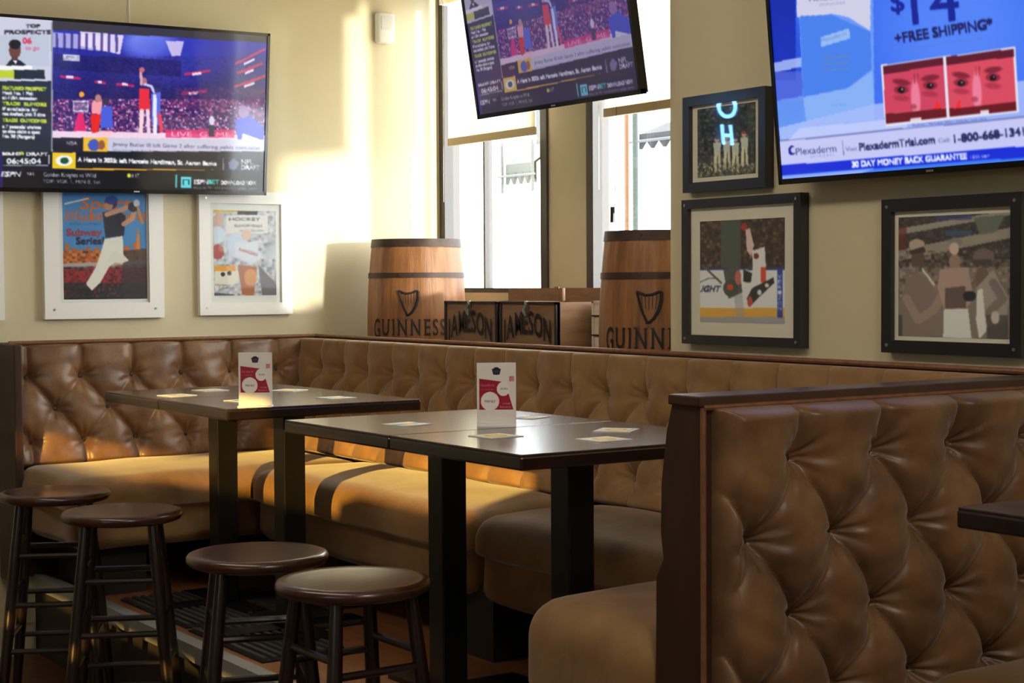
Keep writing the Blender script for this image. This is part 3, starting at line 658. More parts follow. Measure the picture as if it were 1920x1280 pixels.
    a.text('ESPN', 364, 345, 8, WHT, width=26, bold=3, ang=.01).text('BET', 391, 345, 8, (70, 210, 200), width=20, bold=3, ang=.01).text('DOWNLOAD NOW', 415, 346, 7, WHT, width=66, bold=3, ang=.01).text('Must be 21+ and present in select states', 364, 354, 4, (200, 205, 215), width=118, ang=.01)
    # side bar
    a.rect(-20, 28, 98, 152, (206, 206, 226)).text('TOP', 62, 52, 6, (40, 40, 50), width=26, center=True, bold=3).text('PROSPECTS', 52, 64, 7, (40, 40, 50), width=86, center=True, bold=3)
    a.rect(-20, 66, 92, 124, (190, 198, 216)).ell(28, 94, 11, 16, (104, 66, 52)).ell(28, 83, 11, 9, (22, 18, 20)).rect(21, 106, 34, 116, (96, 60, 48)).poly([(8, 126), (20, 112), (36, 112), (52, 124)], (28, 32, 46)).poly([(24, 113), (33, 113), (29, 120)], WHT)
    a.text('06', 43, 82, 11, (220, 50, 80), width=16, bold=3).text('to go', 48, 94, 8, (224, 60, 90), width=26)
    a.rect(-20, 123, 60, 131, (246, 246, 246)).rect(26, 131, 84, 148, (34, 44, 44)).rect(-20, 132, 27, 146, (190, 210, 50))
    a.rect(-20, 152, 96, 284, (38, 46, 58)).rect(96, 40, 99, 284, (150, 154, 170))
    for y, tx in ((168, 'FEATURED PROSPECT'), (197, 'TRADE  RUMORS'), (228, 'TRADE  OUTCOMES')): a.text(tx, 5, y, 6, (196, 214, 60), width=82, ang=.03, bold=4)
    for y, tx, w_ in ((177, 'Mock No. 1 Pick', 58), (186, 'all-NBA selection', 64), (207, 'if available by', 66), (216, 'not drafted, pick 2 time', 80), (240, 'a 7 potential choices', 72), (249, 'to also claim a spot', 70), (258, 'No. 20 (Rangers)', 60)):
        a.text(tx, 5, y, 6, (226, 230, 236), width=w_, ang=.03, bold=2)
    a.text('ROUND 1', 5, 291, 5, WHT, width=40, bold=3).text('DRAFT', 50, 292, 6, WHT, width=40, bold=3).rect(38, 284, 44, 290, (150, 200, 50)).text('06:45:04', 13, 307, 10, WHT, width=64, bold=3).rect(5, 309, 90, 311, (150, 154, 170)).rect(90, 290, 93, 308, (190, 190, 200))
    a.blur(1); return a
def left_art(quad):
    a = sports_art(quad); LTV_ART['im'] = a.im.copy(); return a
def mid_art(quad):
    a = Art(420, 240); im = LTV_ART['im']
    a.im = im * 0.50 + np.array([78, 66, 118.]) * 0.42; g = np.linspace(0, 1, 420)[None, :, None]  # reflection haze painted into the picture, washing it lavender
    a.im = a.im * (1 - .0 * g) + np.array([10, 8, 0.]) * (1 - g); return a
def ad_art(quad):
    a = Art(460, 260, quad, (62, 112, 240))
    a.ell(1800, 60, 170, 170, (90, 140, 250), .7, soft=.9).rect(1400, -300, 1492, 150, (6, 40, 170)).ell(1480, 130, 60, 120, (10, 50, 200), .5, soft=.8)
    a.poly([(1446, 118), (1510, 106), (1512, 124), (1448, 136)], (180, 200, 250), .8).rect(1440, 134, 1530, 190, (90, 110, 220), .7).poly([(1450, 190), (1530, 175), (1530, 250), (1455, 270)], (110, 160, 245), .8)
    a.poly([(1490, -150), (1635, -180), (1640, 225), (1508, 236)], (104, 152, 244)).poly([(1490, -60), (1632, -60), (1632, 58), (1590, 32), (1560, 26), (1495, 33)], (206, 206, 232))
    a.poly([(1500, 30), (1560, 28), (1632, 60), (1634, 130), (1590, 165), (1506, 182)], (70, 128, 236)).poly([(1506, 182), (1590, 165), (1636, 132), (1640, 195), (1512, 228)], (134, 176, 246))
    a.text('Plexaderm', 1518, 3, 9, (70, 74, 130), width=70, ang=-.09).text('SKINCARE', 1536, 12, 5, (150, 156, 210), width=50, ang=-.09)
    a.poly([(1538, 70), (1592, 53), (1594, 72), (1540, 88)], (150, 186, 240)).text('Plexaderm', 1541, 80, 7, (90, 140, 220), width=48, ang=-.3)
    for k, tx in enumerate(('Visibly reduces', 'under-eye bags', 'and wrinkles')): a.text(tx, 1543, 111 + k * 12, 5.5, (120, 130, 150), width=50, ang=-.08)
    a.text('30 Day Supply', 1558, 200, 4, (110, 150, 220), width=30, ang=-.08)
    a.poly([(1460, 240), (1640, 195), (1930, 150), (1990, 250), (1465, 268)], (176, 194, 250), .8).poly([(1500, 240), (1700, 220), (1700, 262), (1466, 275)], (196, 206, 250), .8)
    a.text('$', 1672, 22, 34, (16, 34, 150), width=24, ang=-.06, bold=8).text('14', 1712, 46, 76, (16, 34, 150), width=88, ang=-.09, bold=40)
    a.text('+FREE SHIPPING*', 1680, 82, 19, (24, 30, 96), width=184, ang=-.155, bold=10).text('Plus processing and handling. One per offer.', 1706, 94, 5, (100, 120, 200), width=138, ang=-.15)
    a.poly([(1651, 122), (1903, 88), (1911, 210), (1660, 237)], (226, 224, 240)).poly([(1655, 125), (1768, 108), (1775, 220), (1662, 233)], (206, 66, 96)).poly([(1773, 107), (1900, 91), (1906, 206), (1780, 219)], (216, 74, 96))
    def face(cx, cy, w_, sl):
        a.ell(cx, cy + 22, 10, 42, (240, 140, 170), .8, rot=-.05, soft=.5)
        for s_ in (-1, 1):
            ex, ey = cx + s_ * w_, cy - s_ * sl
            a.ell(ex, ey - 14, 20, 7, (110, 24, 44), .8, rot=-.15 * s_, soft=.6).ell(ex, ey, 16, 9, (120, 30, 50), .8, soft=.5).ell(ex, ey + 1, 6.5, 5.5, (16, 12, 20)).ell(ex + 1.5, ey - .5, 1.6, 1.6, (220, 200, 210))
            a.ell(ex, ey + 16, 19, 7, (156, 40, 66), .65, rot=.1, soft=.7)
        a.ell(cx - 4, cy + 36, 7, 6, (150, 40, 60), .6, soft=.5)
        a.line([(cx - 3, cy - 25), (cx - 2, cy - 8)], 2, (150, 44, 66), .8).line([(cx + 4, cy - 26), (cx + 4, cy - 9)], 2, (150, 44, 66), .8)
    face(1717, 164, 27, 4); face(1832, 150, 30, 5)
    a.poly([(1655, 125), (1768, 108), (1769, 121), (1656, 140)], (92, 24, 44)).poly([(1773, 107), (1900, 91), (1901, 106), (1774, 122)], (92, 24, 44))
    a.poly([(1660, 214), (1774, 203), (1775, 220), (1662, 233)], (104, 22, 34)).poly([(1779, 204), (1905, 190), (1906, 207), (1780, 219)], (104, 22, 34))
    a.poly([(1752, 205), (1757, 186), (1765, 203)], (250, 40, 40)).poly([(1791, 203), (1801, 184), (1800, 202)], (250, 40, 40))
    a.rect(1707, 222, 1727, 228, (230, 228, 236), .9, sk=-.1).rect(1838, 208, 1854, 214, (230, 228, 236), .9, sk=-.1).text('Before / Minutes After. Results may vary.', 1712, 238, 5, (90, 80, 160), width=140, ang=-.1)
    a.poly([(1440, 266), (2150, 196), (2150, 258), (1440, 316)], (196, 200, 244)).poly([(1440, 265), (2150, 195), (2150, 198), (1440, 268)], (120, 126, 190))
    a.ell(1485, 282, 7, 9, (30, 36, 140)).ell(1488, 281, 5, 6, (196, 200, 244)).text('Plexaderm', 1493, 291, 13, (62, 66, 130), width=76, ang=-.09).text('S K I N C A R E', 1520, 296, 4, (120, 124, 180), width=46, ang=-.08)
    a.line([(1580, 264), (1582, 290)], 1.5, (120, 124, 180)).text('Visit', 1586, 284, 8, (90, 94, 150), width=22, ang=-.08).text('PlexadermTrial.com', 1612, 283, 14, (40, 44, 100), width=142, ang=-.1, bold=3)
    a.text('Call:', 1760, 268, 8, (90, 94, 150), width=22, ang=-.09).text('1-800-668-1341', 1790, 268, 15, (30, 34, 90), width=132, ang=-.11, bold=4)
    a.poly([(1440, 312), (2150, 256), (2150, 278), (1440, 330)], (18, 44, 214)).text('30 DAY MONEY BACK GUARANTEE', 1598, 314, 11, (232, 236, 255), width=216, ang=-.075, bold=8).text('LESS S&P', 1820, 298, 6, (220, 226, 255), width=36, ang=-.06)
    a.poly([(1440, 330), (2150, 278), (2150, 330), (1440, 360)], (60, 124, 240)).poly([(1440, 332), (1640, 316), (1560, 345), (1440, 350)], (160, 180, 250), .8)
    a.blur(1); return a
television('black television on the left wall showing a basketball game', (1.895, 6.335, 1.80), (3.025, 6.335, 1.812), 0.665, (0, -0.055), (0, 1, 0), SCREEN, left_art,
           [((2.46, 6.38, 2.13), (2.46, 6.449, 2.13), .04)])
television('television hanging before the windows, smallest of the three screens', (3.25, 5.05, 2.03), (3.25, 4.105, 2.03), 0.545, (-0.085, 0), (1, 0, 0), SCREEN_HAZED, mid_art,
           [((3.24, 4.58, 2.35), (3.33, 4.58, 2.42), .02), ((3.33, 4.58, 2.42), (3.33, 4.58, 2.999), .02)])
television('television above the black frames showing a blue advertisement', (3.25, 3.483, 1.715), (3.25, 2.37, 1.715), 0.64, (-0.062, 0), (1, 0, 0), SCREEN, ad_art,
           [((3.24, 2.93, 2.0), (3.36, 2.93, 2.0), .04)])

# ------------------------------------------------------------------ pictures
def picture(label, plane, a0, a1, z0, z1, fw, fm, mm, pr, art_fn, group, screws=True, thick=0.028, res=(120, 150)):
    """plane 'A': on the picture wall (a = x); 'B': on the frame wall (a = y, a0 > a1). pr = (a0, a1, z0, z1) of the print"""
    if plane == 'A': Q = lambda a, z, d: np.array([a, AY - d, z]); s = 1
    else: Q = lambda a, z, d: np.array([BX - d, a, z]); s = -1
    c = Q((a0 + a1) / 2, z0, 0); t = thing('picture_frame', label, 'picture', tuple(c), group=group)
    def bx(p0, p1, q0, q1, d0, d1):
        v = [Q(a, z, d) - c for a in (p0, p1) for z in (q0, q1) for d in (d0, d1)]
        return v, [(0, 1, 3, 2), (4, 6, 7, 5), (0, 4, 5, 1), (2, 3, 7, 6), (0, 2, 6, 4), (1, 5, 7, 3)]
    i0, i1 = a0 + s * fw, a1 - s * fw
    f = MB().add(*bx(a0, i0, z0, z1, .001, thick)).add(*bx(i1, a1, z0, z1, .001, thick)).add(*bx(i0, i1, z0, z0 + fw, .001, thick)).add(*bx(i0, i1, z1 - fw, z1, .001, thick))
    f.build('frame', fm, t)
    MB().add(*bx(i0, i1, z0 + fw, z1 - fw, .002, thick * .55)).build('mat_board', mm, t)
    d = thick * .55 + .001; cs = [Q(pr[0], pr[3], d) - c, Q(pr[1], pr[3], d) - c, Q(pr[1], pr[2], d) - c, Q(pr[0], pr[2], d) - c]
    a = art_fn([proj(q + c) for q in cs], res); a.panel('print', *cs, PRINT, t)
    MB().add(*bx(i0, i1, z0 + fw, z1 - fw, thick * .8, thick * .8 + .002)).build('glass', PICGLASS if plane == 'A' else GLASS, t)
    if screws:
        for aa in (a0 + s * fw * .6, a1 - s * fw * .6):
            for zz in (z0 + fw * .6, z1 - fw * .6):
                q = Q(aa, zz, thick) - c; n_ = Q(0, 0, 1) - Q(0, 0, 0)
                MB().tube([q, q + n_ * .003], 0.0045, 10).build('screw', SCREW, t, smooth=True)
    return t
def art_batter(q, r):
    a = Art(*r, q, (70, 140, 205))
    a.poly([(118, 340), (282, 340), (282, 366), (118, 366)], (40, 120, 200)).text('Sports', 150, 392, 22, (220, 110, 40), width=110, shear=.2, bold=10).text('Illustrated', 121, 413, 18, (214, 100, 36), width=156, shear=.2, bold=10)
    a.line([(122, 382), (165, 372)], 3, (240, 238, 230)).text('PIAZZA v. CLEMENS', 132, 422, 4, (60, 80, 110), width=56)
    a.text('Subway', 125, 442, 13, (176, 40, 40), width=66, bold=8).text('Series!', 143, 458, 13, (30, 36, 60), width=52, bold=8)
    a.rect(118, 470, 280, 500, (206, 100, 34))
    for x, w_, y in ((122, 8, 456), (134, 9, 464), (148, 10, 468), (161, 8, 463), (176, 10, 465), (210, 10, 470), (232, 12, 462), (250, 9, 455)): a.rect(x, y, x + w_, 500, (198, 104, 38))
    a.poly([(254, 500), (256, 445), (259, 425), (262, 445), (266, 500)], (226, 130, 50)); a.noise(118, 470, 280, 502, [(40, 24, 20), (230, 160, 60), (150, 70, 30)], 5, .7, 2)
    a.rect(118, 494, 280, 501, (180, 170, 170), 1, sk=-.04).rect(118, 502, 280, 530, (170, 24, 30)).rect(118, 530, 280, 575, (40, 30, 34)); a.noise(118, 500, 280, 575, [(30, 24, 28), (90, 84, 88), (170, 30, 34), (20, 16, 20)], 4, .8, 4)
    a.poly([(232, 470), (282, 465), (282, 562), (225, 562)], (46, 42, 46), .7)
    a.poly([(196, 448), (230, 442), (232, 480), (205, 500), (188, 530), (172, 545), (161, 532), (180, 500), (190, 470)], (240, 234, 222)).poly([(215, 470), (234, 480), (242, 488), (228, 494), (200, 490)], (234, 228, 214))
    a.poly([(192, 398), (218, 392), (236, 405), (232, 442), (198, 446)], (34, 32, 48)).ell(208, 380, 12, 12, (36, 44, 96)).ell(204, 386, 8, 8, (196, 140, 110)).ell(209, 375, 12, 8, (40, 70, 150))
    a.line([(200, 402), (222, 395), (240, 388)], 9, (206, 150, 118)).line([(232, 420), (248, 410), (252, 395)], 9, (206, 150, 118)).ell(250, 388, 10, 9, (36, 36, 50)).ell(256, 381, 6, 7, (214, 220, 235)).line([(258, 388), (267, 418)], 5, (206, 140, 70))
    a.poly([(158, 540), (176, 546), (172, 556), (150, 550), (136, 543)], (28, 26, 30)).rect(120, 558, 276, 562, (20, 16, 18)); return a.blur(1)
def art_goalie(q, r):
    a = Art(*r, q, (196, 200, 206)); a.noise(400, 390, 522, 556, [(230, 232, 236), (150, 156, 168), (212, 190, 180), (110, 112, 124)], 5, .8, 11)
    a.rect(400, 390, 480, 398, (214, 176, 60)).rect(445, 396, 482, 402, (30, 28, 28)).rect(424, 404, 502, 438, (226, 222, 216)).text('HOCKEY', 430, 414, 6, (40, 40, 50), width=58).text('PLAYOFF FINALS', 440, 426, 5, (70, 70, 80), width=52).text('at the Garden', 450, 434, 4, (90, 90, 100), width=44)
    a.ell(410, 412, 9, 14, (206, 170, 150)).ell(408, 440, 15, 16, (206, 216, 230)).ell(408, 472, 12, 14, (176, 84, 80)).ell(446, 460, 20, 24, (200, 212, 232)).ell(462, 440, 9, 10, (224, 190, 170)).poly([(440, 455), (482, 452), (488, 486), (470, 496), (442, 480)], (220, 222, 230))
    a.text('RANGERS', 448, 470, 6, (160, 60, 70), width=36, ang=.3).poly([(446, 496), (482, 500), (476, 556), (454, 552)], (176, 104, 56)).poly([(484, 495), (520, 535), (520, 556), (492, 556)], (120, 112, 118)).ell(470, 520, 12, 16, (226, 160, 90), .8)
    a.poly([(403, 506), (446, 506), (448, 530), (403, 545)], (228, 222, 206)).rect(403, 498, 442, 508, (232, 160, 40)).ell(418, 514, 4, 4, (30, 26, 30)).ell(430, 512, 4, 4, (30, 26, 30)).text('Champions', 404, 536, 4, (70, 66, 66), width=28).text('Cup Finals', 410, 541, 4, (70, 66, 66), width=30)
    a.poly([(400, 548), (440, 552), (440, 560), (400, 560)], (90, 90, 96)); return a.blur(1)
def art_team(q, r):
    a = Art(*r, q, (34, 40, 46)); a.noise(1298, 185, 1416, 340, [(24, 28, 34), (80, 86, 88), (50, 60, 66), (120, 116, 104)], 4, .9, 21); a.rect(1345, 205, 1412, 250, (46, 58, 62), .5)
    for x, y in ((1344, 262), (1362, 258), (1378, 262), (1395, 252)):
        a.ell(x, y, 4.5, 5, (190, 160, 140)).ell(x, y - 4, 5, 3, (150, 60, 50) if x > 1390 else (60, 70, 100)).poly([(x - 7, y + 6), (x + 8, y + 5), (x + 7, y + 28), (x - 5, y + 28)], (186, 190, 176)).line([(x - 2, y + 26), (x - 3, y + 58)], 6, (204, 200, 170)).line([(x + 4, y + 26), (x + 6, y + 58)], 5, (196, 192, 160))
    a.noise(1300, 305, 1414, 336, [(196, 190, 150), (90, 86, 70), (30, 32, 30), (150, 146, 120)], 2.6, 1, 22); a.im = a.im * 1.22 + 4; return a.blur(1)
def art_hockey(q, r):
    a = Art(*r, q, (44, 34, 30)); a.noise(1300, 400, 1475, 505, [(40, 30, 28), (96, 60, 48), (24, 20, 22), (120, 92, 80)], 5, .9, 31)
    a.rect(1352, 408, 1388, 505, (66, 76, 70)).rect(1300, 503, 1475, 578, (214, 216, 220)).rect(1300, 502, 1475, 506, (40, 50, 110)).rect(1300, 577, 1475, 594, (212, 156, 60)).rect(1300, 594, 1475, 615, (146, 144, 150))
    a.text('LIGHT', 1308, 547, 11, (30, 34, 60), width=44, shear=.3, bold=6).line([(1310, 530), (1330, 521), (1346, 522)], 1.5, (40, 44, 70)).rect(1457, 505, 1467, 596, (36, 60, 150))
    for k, ch in enumerate('VERIZON'[::-1]): a.text(ch, 1458.5, 582 - k * 10, 7, (230, 232, 240), width=7)
    a.line([(1318, 498), (1352, 530)], 4, (90, 80, 74)).poly([(1356, 505), (1386, 500), (1392, 548), (1366, 560)], (70, 78, 74)).ell(1370, 540, 14, 16, (60, 66, 64)).ell(1369, 538, 6, 6, (190, 60, 40)).ell(1384, 520, 6, 14, (176, 96, 80))
    a.poly([(1398, 430), (1406, 428), (1414, 460), (1408, 480), (1400, 470)], (200, 176, 170)).ell(1395, 425, 6, 7, (160, 40, 44)).poly([(1410, 470), (1434, 462), (1436, 500), (1420, 530), (1412, 520)], (224, 216, 214)).rect(1426, 500, 1436, 530, (196, 70, 44)).ell(1418, 480, 5, 6, (110, 36, 44))
    a.poly([(1394, 505), (1410, 512), (1408, 530), (1394, 528)], (26, 26, 32)).poly([(1410, 540), (1450, 520), (1452, 530), (1420, 560), (1406, 575), (1400, 560)], (34, 32, 38)).ell(1406, 565, 5, 10, (176, 66, 56)).ell(1424, 548, 4, 5, (214, 210, 210)).ell(1438, 535, 4, 4, (214, 210, 210)); a.poly([(1376, 555), (1392, 550), (1396, 594), (1380, 594)], (150, 146, 146), .6)
    a.im = a.im * 1.22 + 4; return a.blur(1)
def art_ball(q, r):
    a = Art(*r, q, (60, 54, 54)); a.noise(1676, 395, 1900, 520, [(40, 34, 36), (90, 80, 76), (56, 50, 50)], 5, .8, 41)
    a.poly([(1676, 430), (1900, 392), (1900, 402), (1676, 442)], (150, 140, 128)).poly([(1680, 470), (1900, 425), (1900, 445), (1680, 490)], (144, 132, 118)).poly([(1825, 408), (1885, 402), (1868, 435), (1838, 440)], (96, 104, 92)).rect(1676, 425, 1700, 470, (110, 40, 40), .7).rect(1755, 400, 1822, 412, (50, 66, 120), .8).rect(1772, 432, 1822, 442, (60, 90, 130), .7)
    a.rect(1676, 500, 1900, 640, (140, 124, 112), .8); a.noise(1676, 470, 1900, 560, [(120, 100, 90), (60, 48, 46), (170, 150, 136)], 6, .7, 42)
    # left man
    a.poly([(1690, 560), (1700, 520), (1728, 512), (1752, 540), (1768, 560), (1750, 625), (1702, 625)], (128, 108, 98)).ell(1721, 483, 12, 18, (96, 70, 58)).ell(1719, 459, 15, 11, (176, 152, 132)).poly([(1705, 470), (1732, 462), (1736, 472), (1706, 477)], (60, 48, 44)).line([(1700, 560), (1722, 600), (1752, 580), (1768, 550)], 16, (150, 126, 112)).line([(1730, 505), (1756, 540)], 4, (206, 200, 190)).ell(1760, 540, 9, 8, (150, 110, 92))
    # middle man
    a.ell(1790, 490, 11, 14, (150, 120, 100)).ell(1792, 454, 12, 9, (120, 120, 110)).ell(1789, 466, 9, 12, (196, 172, 150)).poly([(1762, 505), (1815, 500), (1826, 560), (1810, 580), (1770, 578), (1758, 540)], (170, 140, 126)).poly([(1772, 540), (1810, 536), (1812, 578), (1772, 578)], (98, 80, 76)).poly([(1770, 580), (1815, 578), (1822, 640), (1768, 640)], (226, 216, 200))
    # right man
    a.ell(1842, 520, 13, 20, (110, 84, 72)).ell(1845, 480, 20, 14, (110, 92, 88)).poly([(1826, 487), (1858, 486), (1862, 496), (1830, 495)], (70, 58, 56)).poly([(1830, 540), (1862, 505), (1892, 560), (1888, 600), (1850, 615), (1836, 590)], (150, 138, 128)).line([(1862, 530), (1880, 560), (1850, 590)], 16, (120, 104, 100)).poly([(1832, 545), (1842, 540), (1850, 620), (1836, 636), (1830, 600)], (214, 208, 196))
    a.ell(1818, 555, 12, 10, (30, 34, 46)).rect(1850, 590, 1890, 636, (60, 54, 56), .7).ell(1866, 595, 8, 12, (190, 176, 164)).rect(1676, 590, 1692, 634, (60, 60, 58), .8)
    a.im = a.im * .85 + a.im.mean(2, keepdims=True) * .15; a.im = a.im * 1.22 + 4; return a.blur(1)
def art_plain(q, r): return Art(8, 8, base=(120, 120, 140))
gw, gb = 'white framed sports covers', 'black framed sports photographs'
picture('white framed magazine cover of a baseball batter below the left television', 'A', 2.113, 2.607, 1.31, 1.90, 0.062, WHITEF, MATBOARD_W, (2.193, 2.538, 1.387, 1.82), art_batter, gw, res=(150, 180))
picture('white framed hockey goalie cover, right of the baseball cover', 'A', 2.763, 3.186, 1.315, 1.83, 0.05, WHITEF, MATBOARD_W, (2.831, 3.115, 1.396, 1.752), art_goalie, gw, res=(130, 160))
picture('white frame sliver at the left edge of the view', 'A', 1.46, 1.956, 1.31, 1.90, 0.062, WHITEF, MATBOARD_W, (1.54, 1.88, 1.387, 1.812), art_plain, gw)
picture('large black frame with a hockey photograph, right of the barrel', 'B', 4.004, 3.478, 1.252, 1.696, 0.028, BLACKF, MATBOARD, (3.933, 3.557, 1.320, 1.628), art_hockey, gb, thick=0.035, res=(150, 130))
picture('black framed faded photograph of three baseball players at the far right', 'B', 3.167, 2.703, 1.251, 1.661, 0.034, BLACKF, MATBOARD, (3.119, 2.738, 1.296, 1.612), art_ball, gb, thick=0.035, res=(170, 150))
picture('small black frame of a team, above the hockey photograph', 'B', 3.998, 3.624, 1.718, 2.012, 0.030, BLACKF, MATBOARD, (3.944, 3.681, 1.762, 1.972), art_team, gb, screws=False, thick=0.035, res=(110, 90))

# ------------------------------------------------------------------ neon sign on the picture wall outside the view, mirrored in the small frame's glass
ns = thing('neon_sign', 'blue white glowing letter sign on the left wall', 'neon sign', (1.03, 6.42, 2.20))
NE = mat('neon_tube', (120, 190, 255), 0.3, emit=30, emit_rgb=(120, 190, 255))
c_ = [(0.056 * math.cos(k * PI / 12), 0, 0.128 + 0.052 * math.sin(k * PI / 12)) for k in range(25)]
MB().tube(c_, 0.009, 8).build('letter_o', NE, ns)
MB().tube([(-.035, 0, -.065), (-.022, 0, .035)], .008, 8).tube([(.022, 0, -.065), (.035, 0, .035)], .008, 8).tube([(-.03, 0, -.018), (.03, 0, -.018)], .008, 8).build('letter_h', NE, ns)
MB().box(-.15, .15, .015, .028, -.12, .25).build('backing', TVBACK, ns)

# ------------------------------------------------------------------ barrels
ZL = 0.90
def barrel(x, y, label, tilt, z_top):
    face = math.atan2(-y, -x) ; t = thing('barrel', label, 'barrel', (x, y, ZL), face, group='wooden stout barrels')
    H = z_top - ZL; Rm, Re = 0.212, 0.188
    def rad(z): q = (z / H - .46) / .54; return Rm - (Rm - Re) * min(abs(q), 1.0) ** 2
    ns_ = 20; v = []; f = []; zs = [0, .004] + [H * k / 14 for k in range(1, 14)] + [H - .004, H]
    n = ns_ * 4
    for z in zs:
        for k in range(n):
            a = 2 * PI * k / n; g_ = 0.0022 if k % 4 == 0 else 0; r = rad(z) - g_ - (0.003 if z in (0, H) else 0); v.append((r * math.cos(a), r * math.sin(a), z))
    for i in range(len(zs) - 1):
        for k in range(n): f.append((i * n + k, i * n + (k + 1) % n, (i + 1) * n + (k + 1) % n, (i + 1) * n + k))
    MB().add(v, f).build('staves', BARRELW, t, smooth=True)
    MB().lathe([(0, H - .02), (rad(H) - .014, H - .02), (rad(H) - .012, H - .001), (rad(H) - .002, H - .001)], 40).lathe([(0, .01), (rad(0) - .004, .01)], 40).build('head', BARRELW, t)
    for zc, hw in ((H - .017, .017), (H * .79, .011), (H * .22, .011), (.017, .017)):
        hp = [(rad(zc - hw) + .0005, zc - hw), (rad(zc - hw) + .003, zc - hw), (rad(zc + hw) + .003, zc + hw), (rad(zc + hw) + .0005, zc + hw)]
        hb = MB().lathe(hp, 60).build('hoop', HOOP, t, smooth=True)
        for a in (0.35, 0.55):
            p = Vector(((rad(zc) + .003) * math.cos(a - .7), (rad(zc) + .003) * math.sin(a - .7), zc)); d = Vector((p.x, p.y, 0)).normalized()
            MB().tube([p, p + d * .003], .005, 8).build('rivet', HOOP, hb)
    # lettering wrapped around the staves; angles turn to the left as seen from the room
    def wrap(px, z, lift=.0028): a = -tilt + px / Rm; r = rad(z) + lift; return (r * math.cos(a), r * math.sin(a), z)
    tx = MB(); word = 'GUINNESS'; adv = 0; pos = []
    for ch in word:
        vv, tt = text_tris(ch, 0.0, 0.012); vv, tt = serif(ch, vv, tt); wd = vv[:, 0].max() * 0.060; pos.append((adv, vv, tt)); adv += wd + 0.0105 + (0.0 if ch != 'I' else 0.002)
    sc = 0.345 / adv
    for k, (x0, vv, tt) in enumerate(pos):
        hgt = 0.118 if k in (0,) else 0.098
        def W(x_, y_): 
            X = (x0 + x_ * .060) * sc - .1725; zz = 1.225 - ZL + y_ * hgt - (0.012 if k == 0 else 0)
            return wrap(X, zz)
        tx.add([W(a_, b_) for a_, b_ in vv], [tuple(q) for q in tt])
    tx.build('lettering', INK, t)
    hz = 1.365 - ZL; hp = MB()
    def hw_(pts, r0): hp.tube([wrap(px, hz + pz, .002) for px, pz in pts], r0, 6)
    hw_([(-.042, .046), (-.03, .043), (-.01, .035), (.012, .037), (.035, .046), (.044, .045)], .0045)
    hw_([(-.040, .044), (-.030, .010), (-.018, -.025), (-.004, -.052)], .0042)
    hw_([(.044, .045), (.043, .015), (.034, -.015), (.018, -.042), (.004, -.054), (-.008, -.054)], .0055)
    for k in range(5): hw_([(-.024 + k * .013, .038), (-.020 + k * .011, -.005 - k * .004 + (k > 2) * .01)], .0009)
    hp.build('harp_mark', INK, t)
    sm, _w = letters('EST.  1759', lambda a_, b_: wrap(-.05 + a_ * .0165, 1.318 - .03 - ZL + b_ * .016)); sm.build('small_lettering', mat('faded_ink', (96, 58, 34), 0.7), t)
barrel(3.65, 6.17, 'oak barrel with harp mark beside the left wall', 0.17, 1.63)
barrel(3.572, 4.41, 'oak barrel partly hidden by the frame wall, right of the crates', 0.2, 1.615)

# ------------------------------------------------------------------ crates
def crate(y0, y1, x0, z1, label, word, wood, lid_y=None):
    t = thing('crate', label, 'crate', (x0 + .15, (y0 + y1) / 2, ZL), group='wooden crates on the ledge'); W = (y0 - y1) / 2; H = z1 - ZL; D = .15
    MB().box(-D, -D + .012, -W, W, 0, H).box(D - .012, D, -W, W, 0, H).box(-D, D, -W, -W + .012, 0, H).box(-D, D, W - .012, W, 0, H).box(-D, D, -W, W, 0, .012).build('body', wood, t)
    e = MB()
    for yy in (-W, W - .012): e.box(-D - .006, -D, yy, yy + .012, 0, H)
    e.box(-D - .006, -D, -W, W, H - .008, H + .002).build('edging', CRATED if word else SUNLITW, t)
    if word:
        adv = 0; pos = []
        for ch in word: vv, tt = text_tris(ch, 0.0, 0.022); pos.append((adv, vv, tt)); adv += vv[:, 0].max() + .10
        sc = (2 * W - .05) / adv; mb = MB()
        for x_, vv, tt in pos:
            mid = (x_ + vv[:, 0].max() / 2) * sc - (2 * W - .05) / 2; rise = .035 - 1.6 * mid * mid; sl = -3.2 * mid * .6
            mb.add([(-D - .0075, W - .025 - (x_ + a) * sc, H - .150 + rise + b * .118 + sl * (a - vv[:, 0].max() / 2) * sc) for a, b in vv], [tuple(q) for q in tt])
        mb.build('lettering', INK, t)
        MB().box(-D - .012, -D - .006, -.008, .008, H - .05, H + .004).build('latch', SCREW, t)
        MB().tube([(-D - .012, 0, H - .01), (-D - .02, .006, H - .03), (-D - .014, -.002, H - .052)], .005, 6).build('rope_pull', ROPE, t)
    else:
        MB().box(-D - .008, -D, -W, W, H - .055, H - .05).box(-D - .008, -D, -W, W, H - .125, H - .12).build('slat_gap', CRATED, t)
        MB().tube([(-D - .01, -.01, H - .13), (-D - .01, .0, H - .08), (-D - .01, .02, H - .13), (-D - .01, .035, H - .19)], .003, 6).build('mark', CRATED, t)
    if lid_y: MB().box(D, D + .014, -W, W, H - .1, H + .05).box(D - .004, D, -W + .02, -W + .05, H - .05, H + .055).build('lid', wood, t)
crate(5.617, 5.240, 3.455, 1.371, 'brown whiskey crate beside the left barrel', 'JAMESON', CRATEW, True)
crate(5.222, 4.853, 3.455, 1.372, 'brown whiskey crate in the middle of the ledge', 'JAMESON', CRATEW, True)
crate(4.835, 4.65, 3.60, 1.375, 'pale sunlit crate beside the right barrel', '', SUNLITW, False)

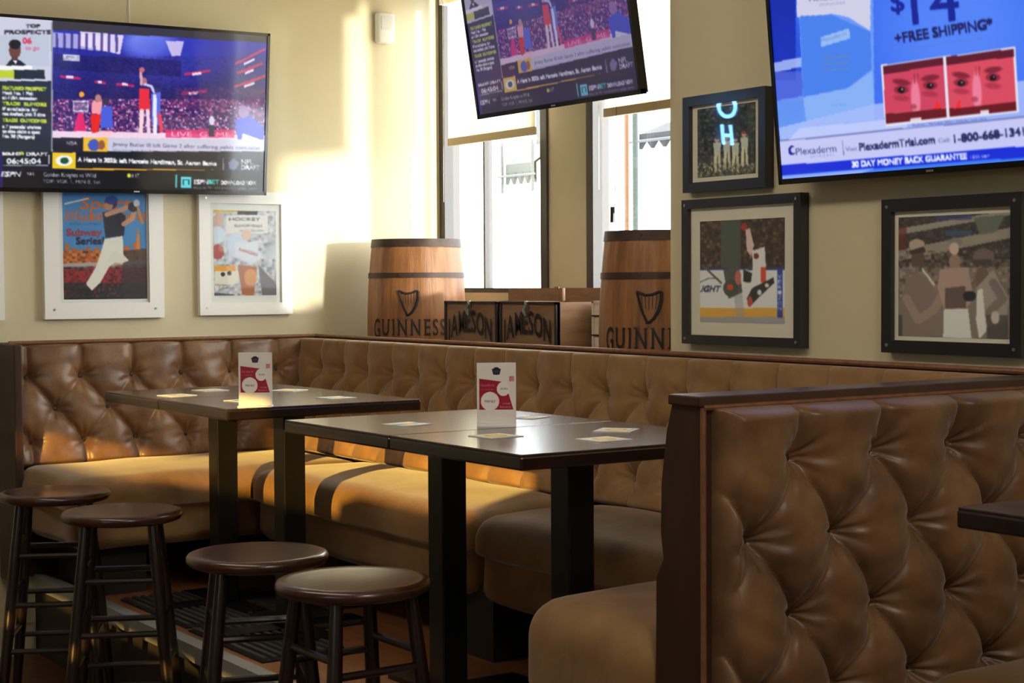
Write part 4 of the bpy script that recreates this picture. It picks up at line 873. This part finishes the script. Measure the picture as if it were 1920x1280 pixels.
# ------------------------------------------------------------------ roller shades
def shade(y0, y1, zb, label):
    t = thing('roller_shade', label, 'shade', (3.88, (y0 + y1) / 2, 2.70), group='cream roller shades'); W = abs(y0 - y1) / 2
    MB().tube([(0, -W - .02, 0), (0, W + .02, 0)], .028, 14).build('roller', SHADE, t, smooth=True)
    box('fabric', (-.001, .001, -W, W, zb - 2.70 + .03, 0), SHADE, t)
    box('hem_bar', (-.008, .008, -W, W, zb - 2.70, zb - 2.70 + .034), mat('tan_hem', (205, 184, 142), .6), t, bevel=.003)
    MB().tube([(-.02, W + .01, 0), (-.02, W + .012, -.9)], .0015, 5).build('bead_chain', WHITEP, t)
    for s_ in (-1, 1): box('bracket', (-.03, .06, s_ * (W + .022) - .004, s_ * (W + .022) + .004, -.035, .035), WHITEP, t)
shade(6.27, 5.60, 2.045, 'cream roller shade half drawn over the left window')
shade(5.13, 4.13, 2.075, 'cream roller shade half drawn over the right window')

# ------------------------------------------------------------------ small wall things
sn = thing('motion_sensor', 'small white sensor box high on the wall beside the windows', 'sensor', (3.65, 6.449, 2.565))
MB().box(-.042, .042, -.045, 0, -.068, .068).build('casing', WHITEP, sn, bevel=.012, smooth=True, seg=4)
MB().box(-.03, .03, -.048, -.044, -.01, .05).build('lens', mat('milky_lens', (214, 216, 212), .3), sn, bevel=.002)
cb = MB().tube([(0, 0, 0), (0.001, 0, .27), (0, 0, .545)], .003, 6).build('wall_cable', WHITEP, loc=(2.482, 6.444, 2.455)); tag(cb, 'thin white cable running down the wall behind the left television', 'cable')
p = ray(1150, 380, 3.86); pc = thing('pull_cord', 'dark cord with black weight hanging before the right window', 'cord', tuple(p))
MB().tube([(0, -.006, -.04), (0, -.012, .05), (0, -.010, .12), (0, -.016, .21)], .0016, 5).tube([(0, -.016, .21), (.01, -.012, .5), (.02, -.005, .93)], .0009, 5).build('cord', TVBACK, pc)
MB().tube([(0, .006, -.075), (0, .004, -.015)], .009, 10).build('weight', TVB, pc, smooth=True)
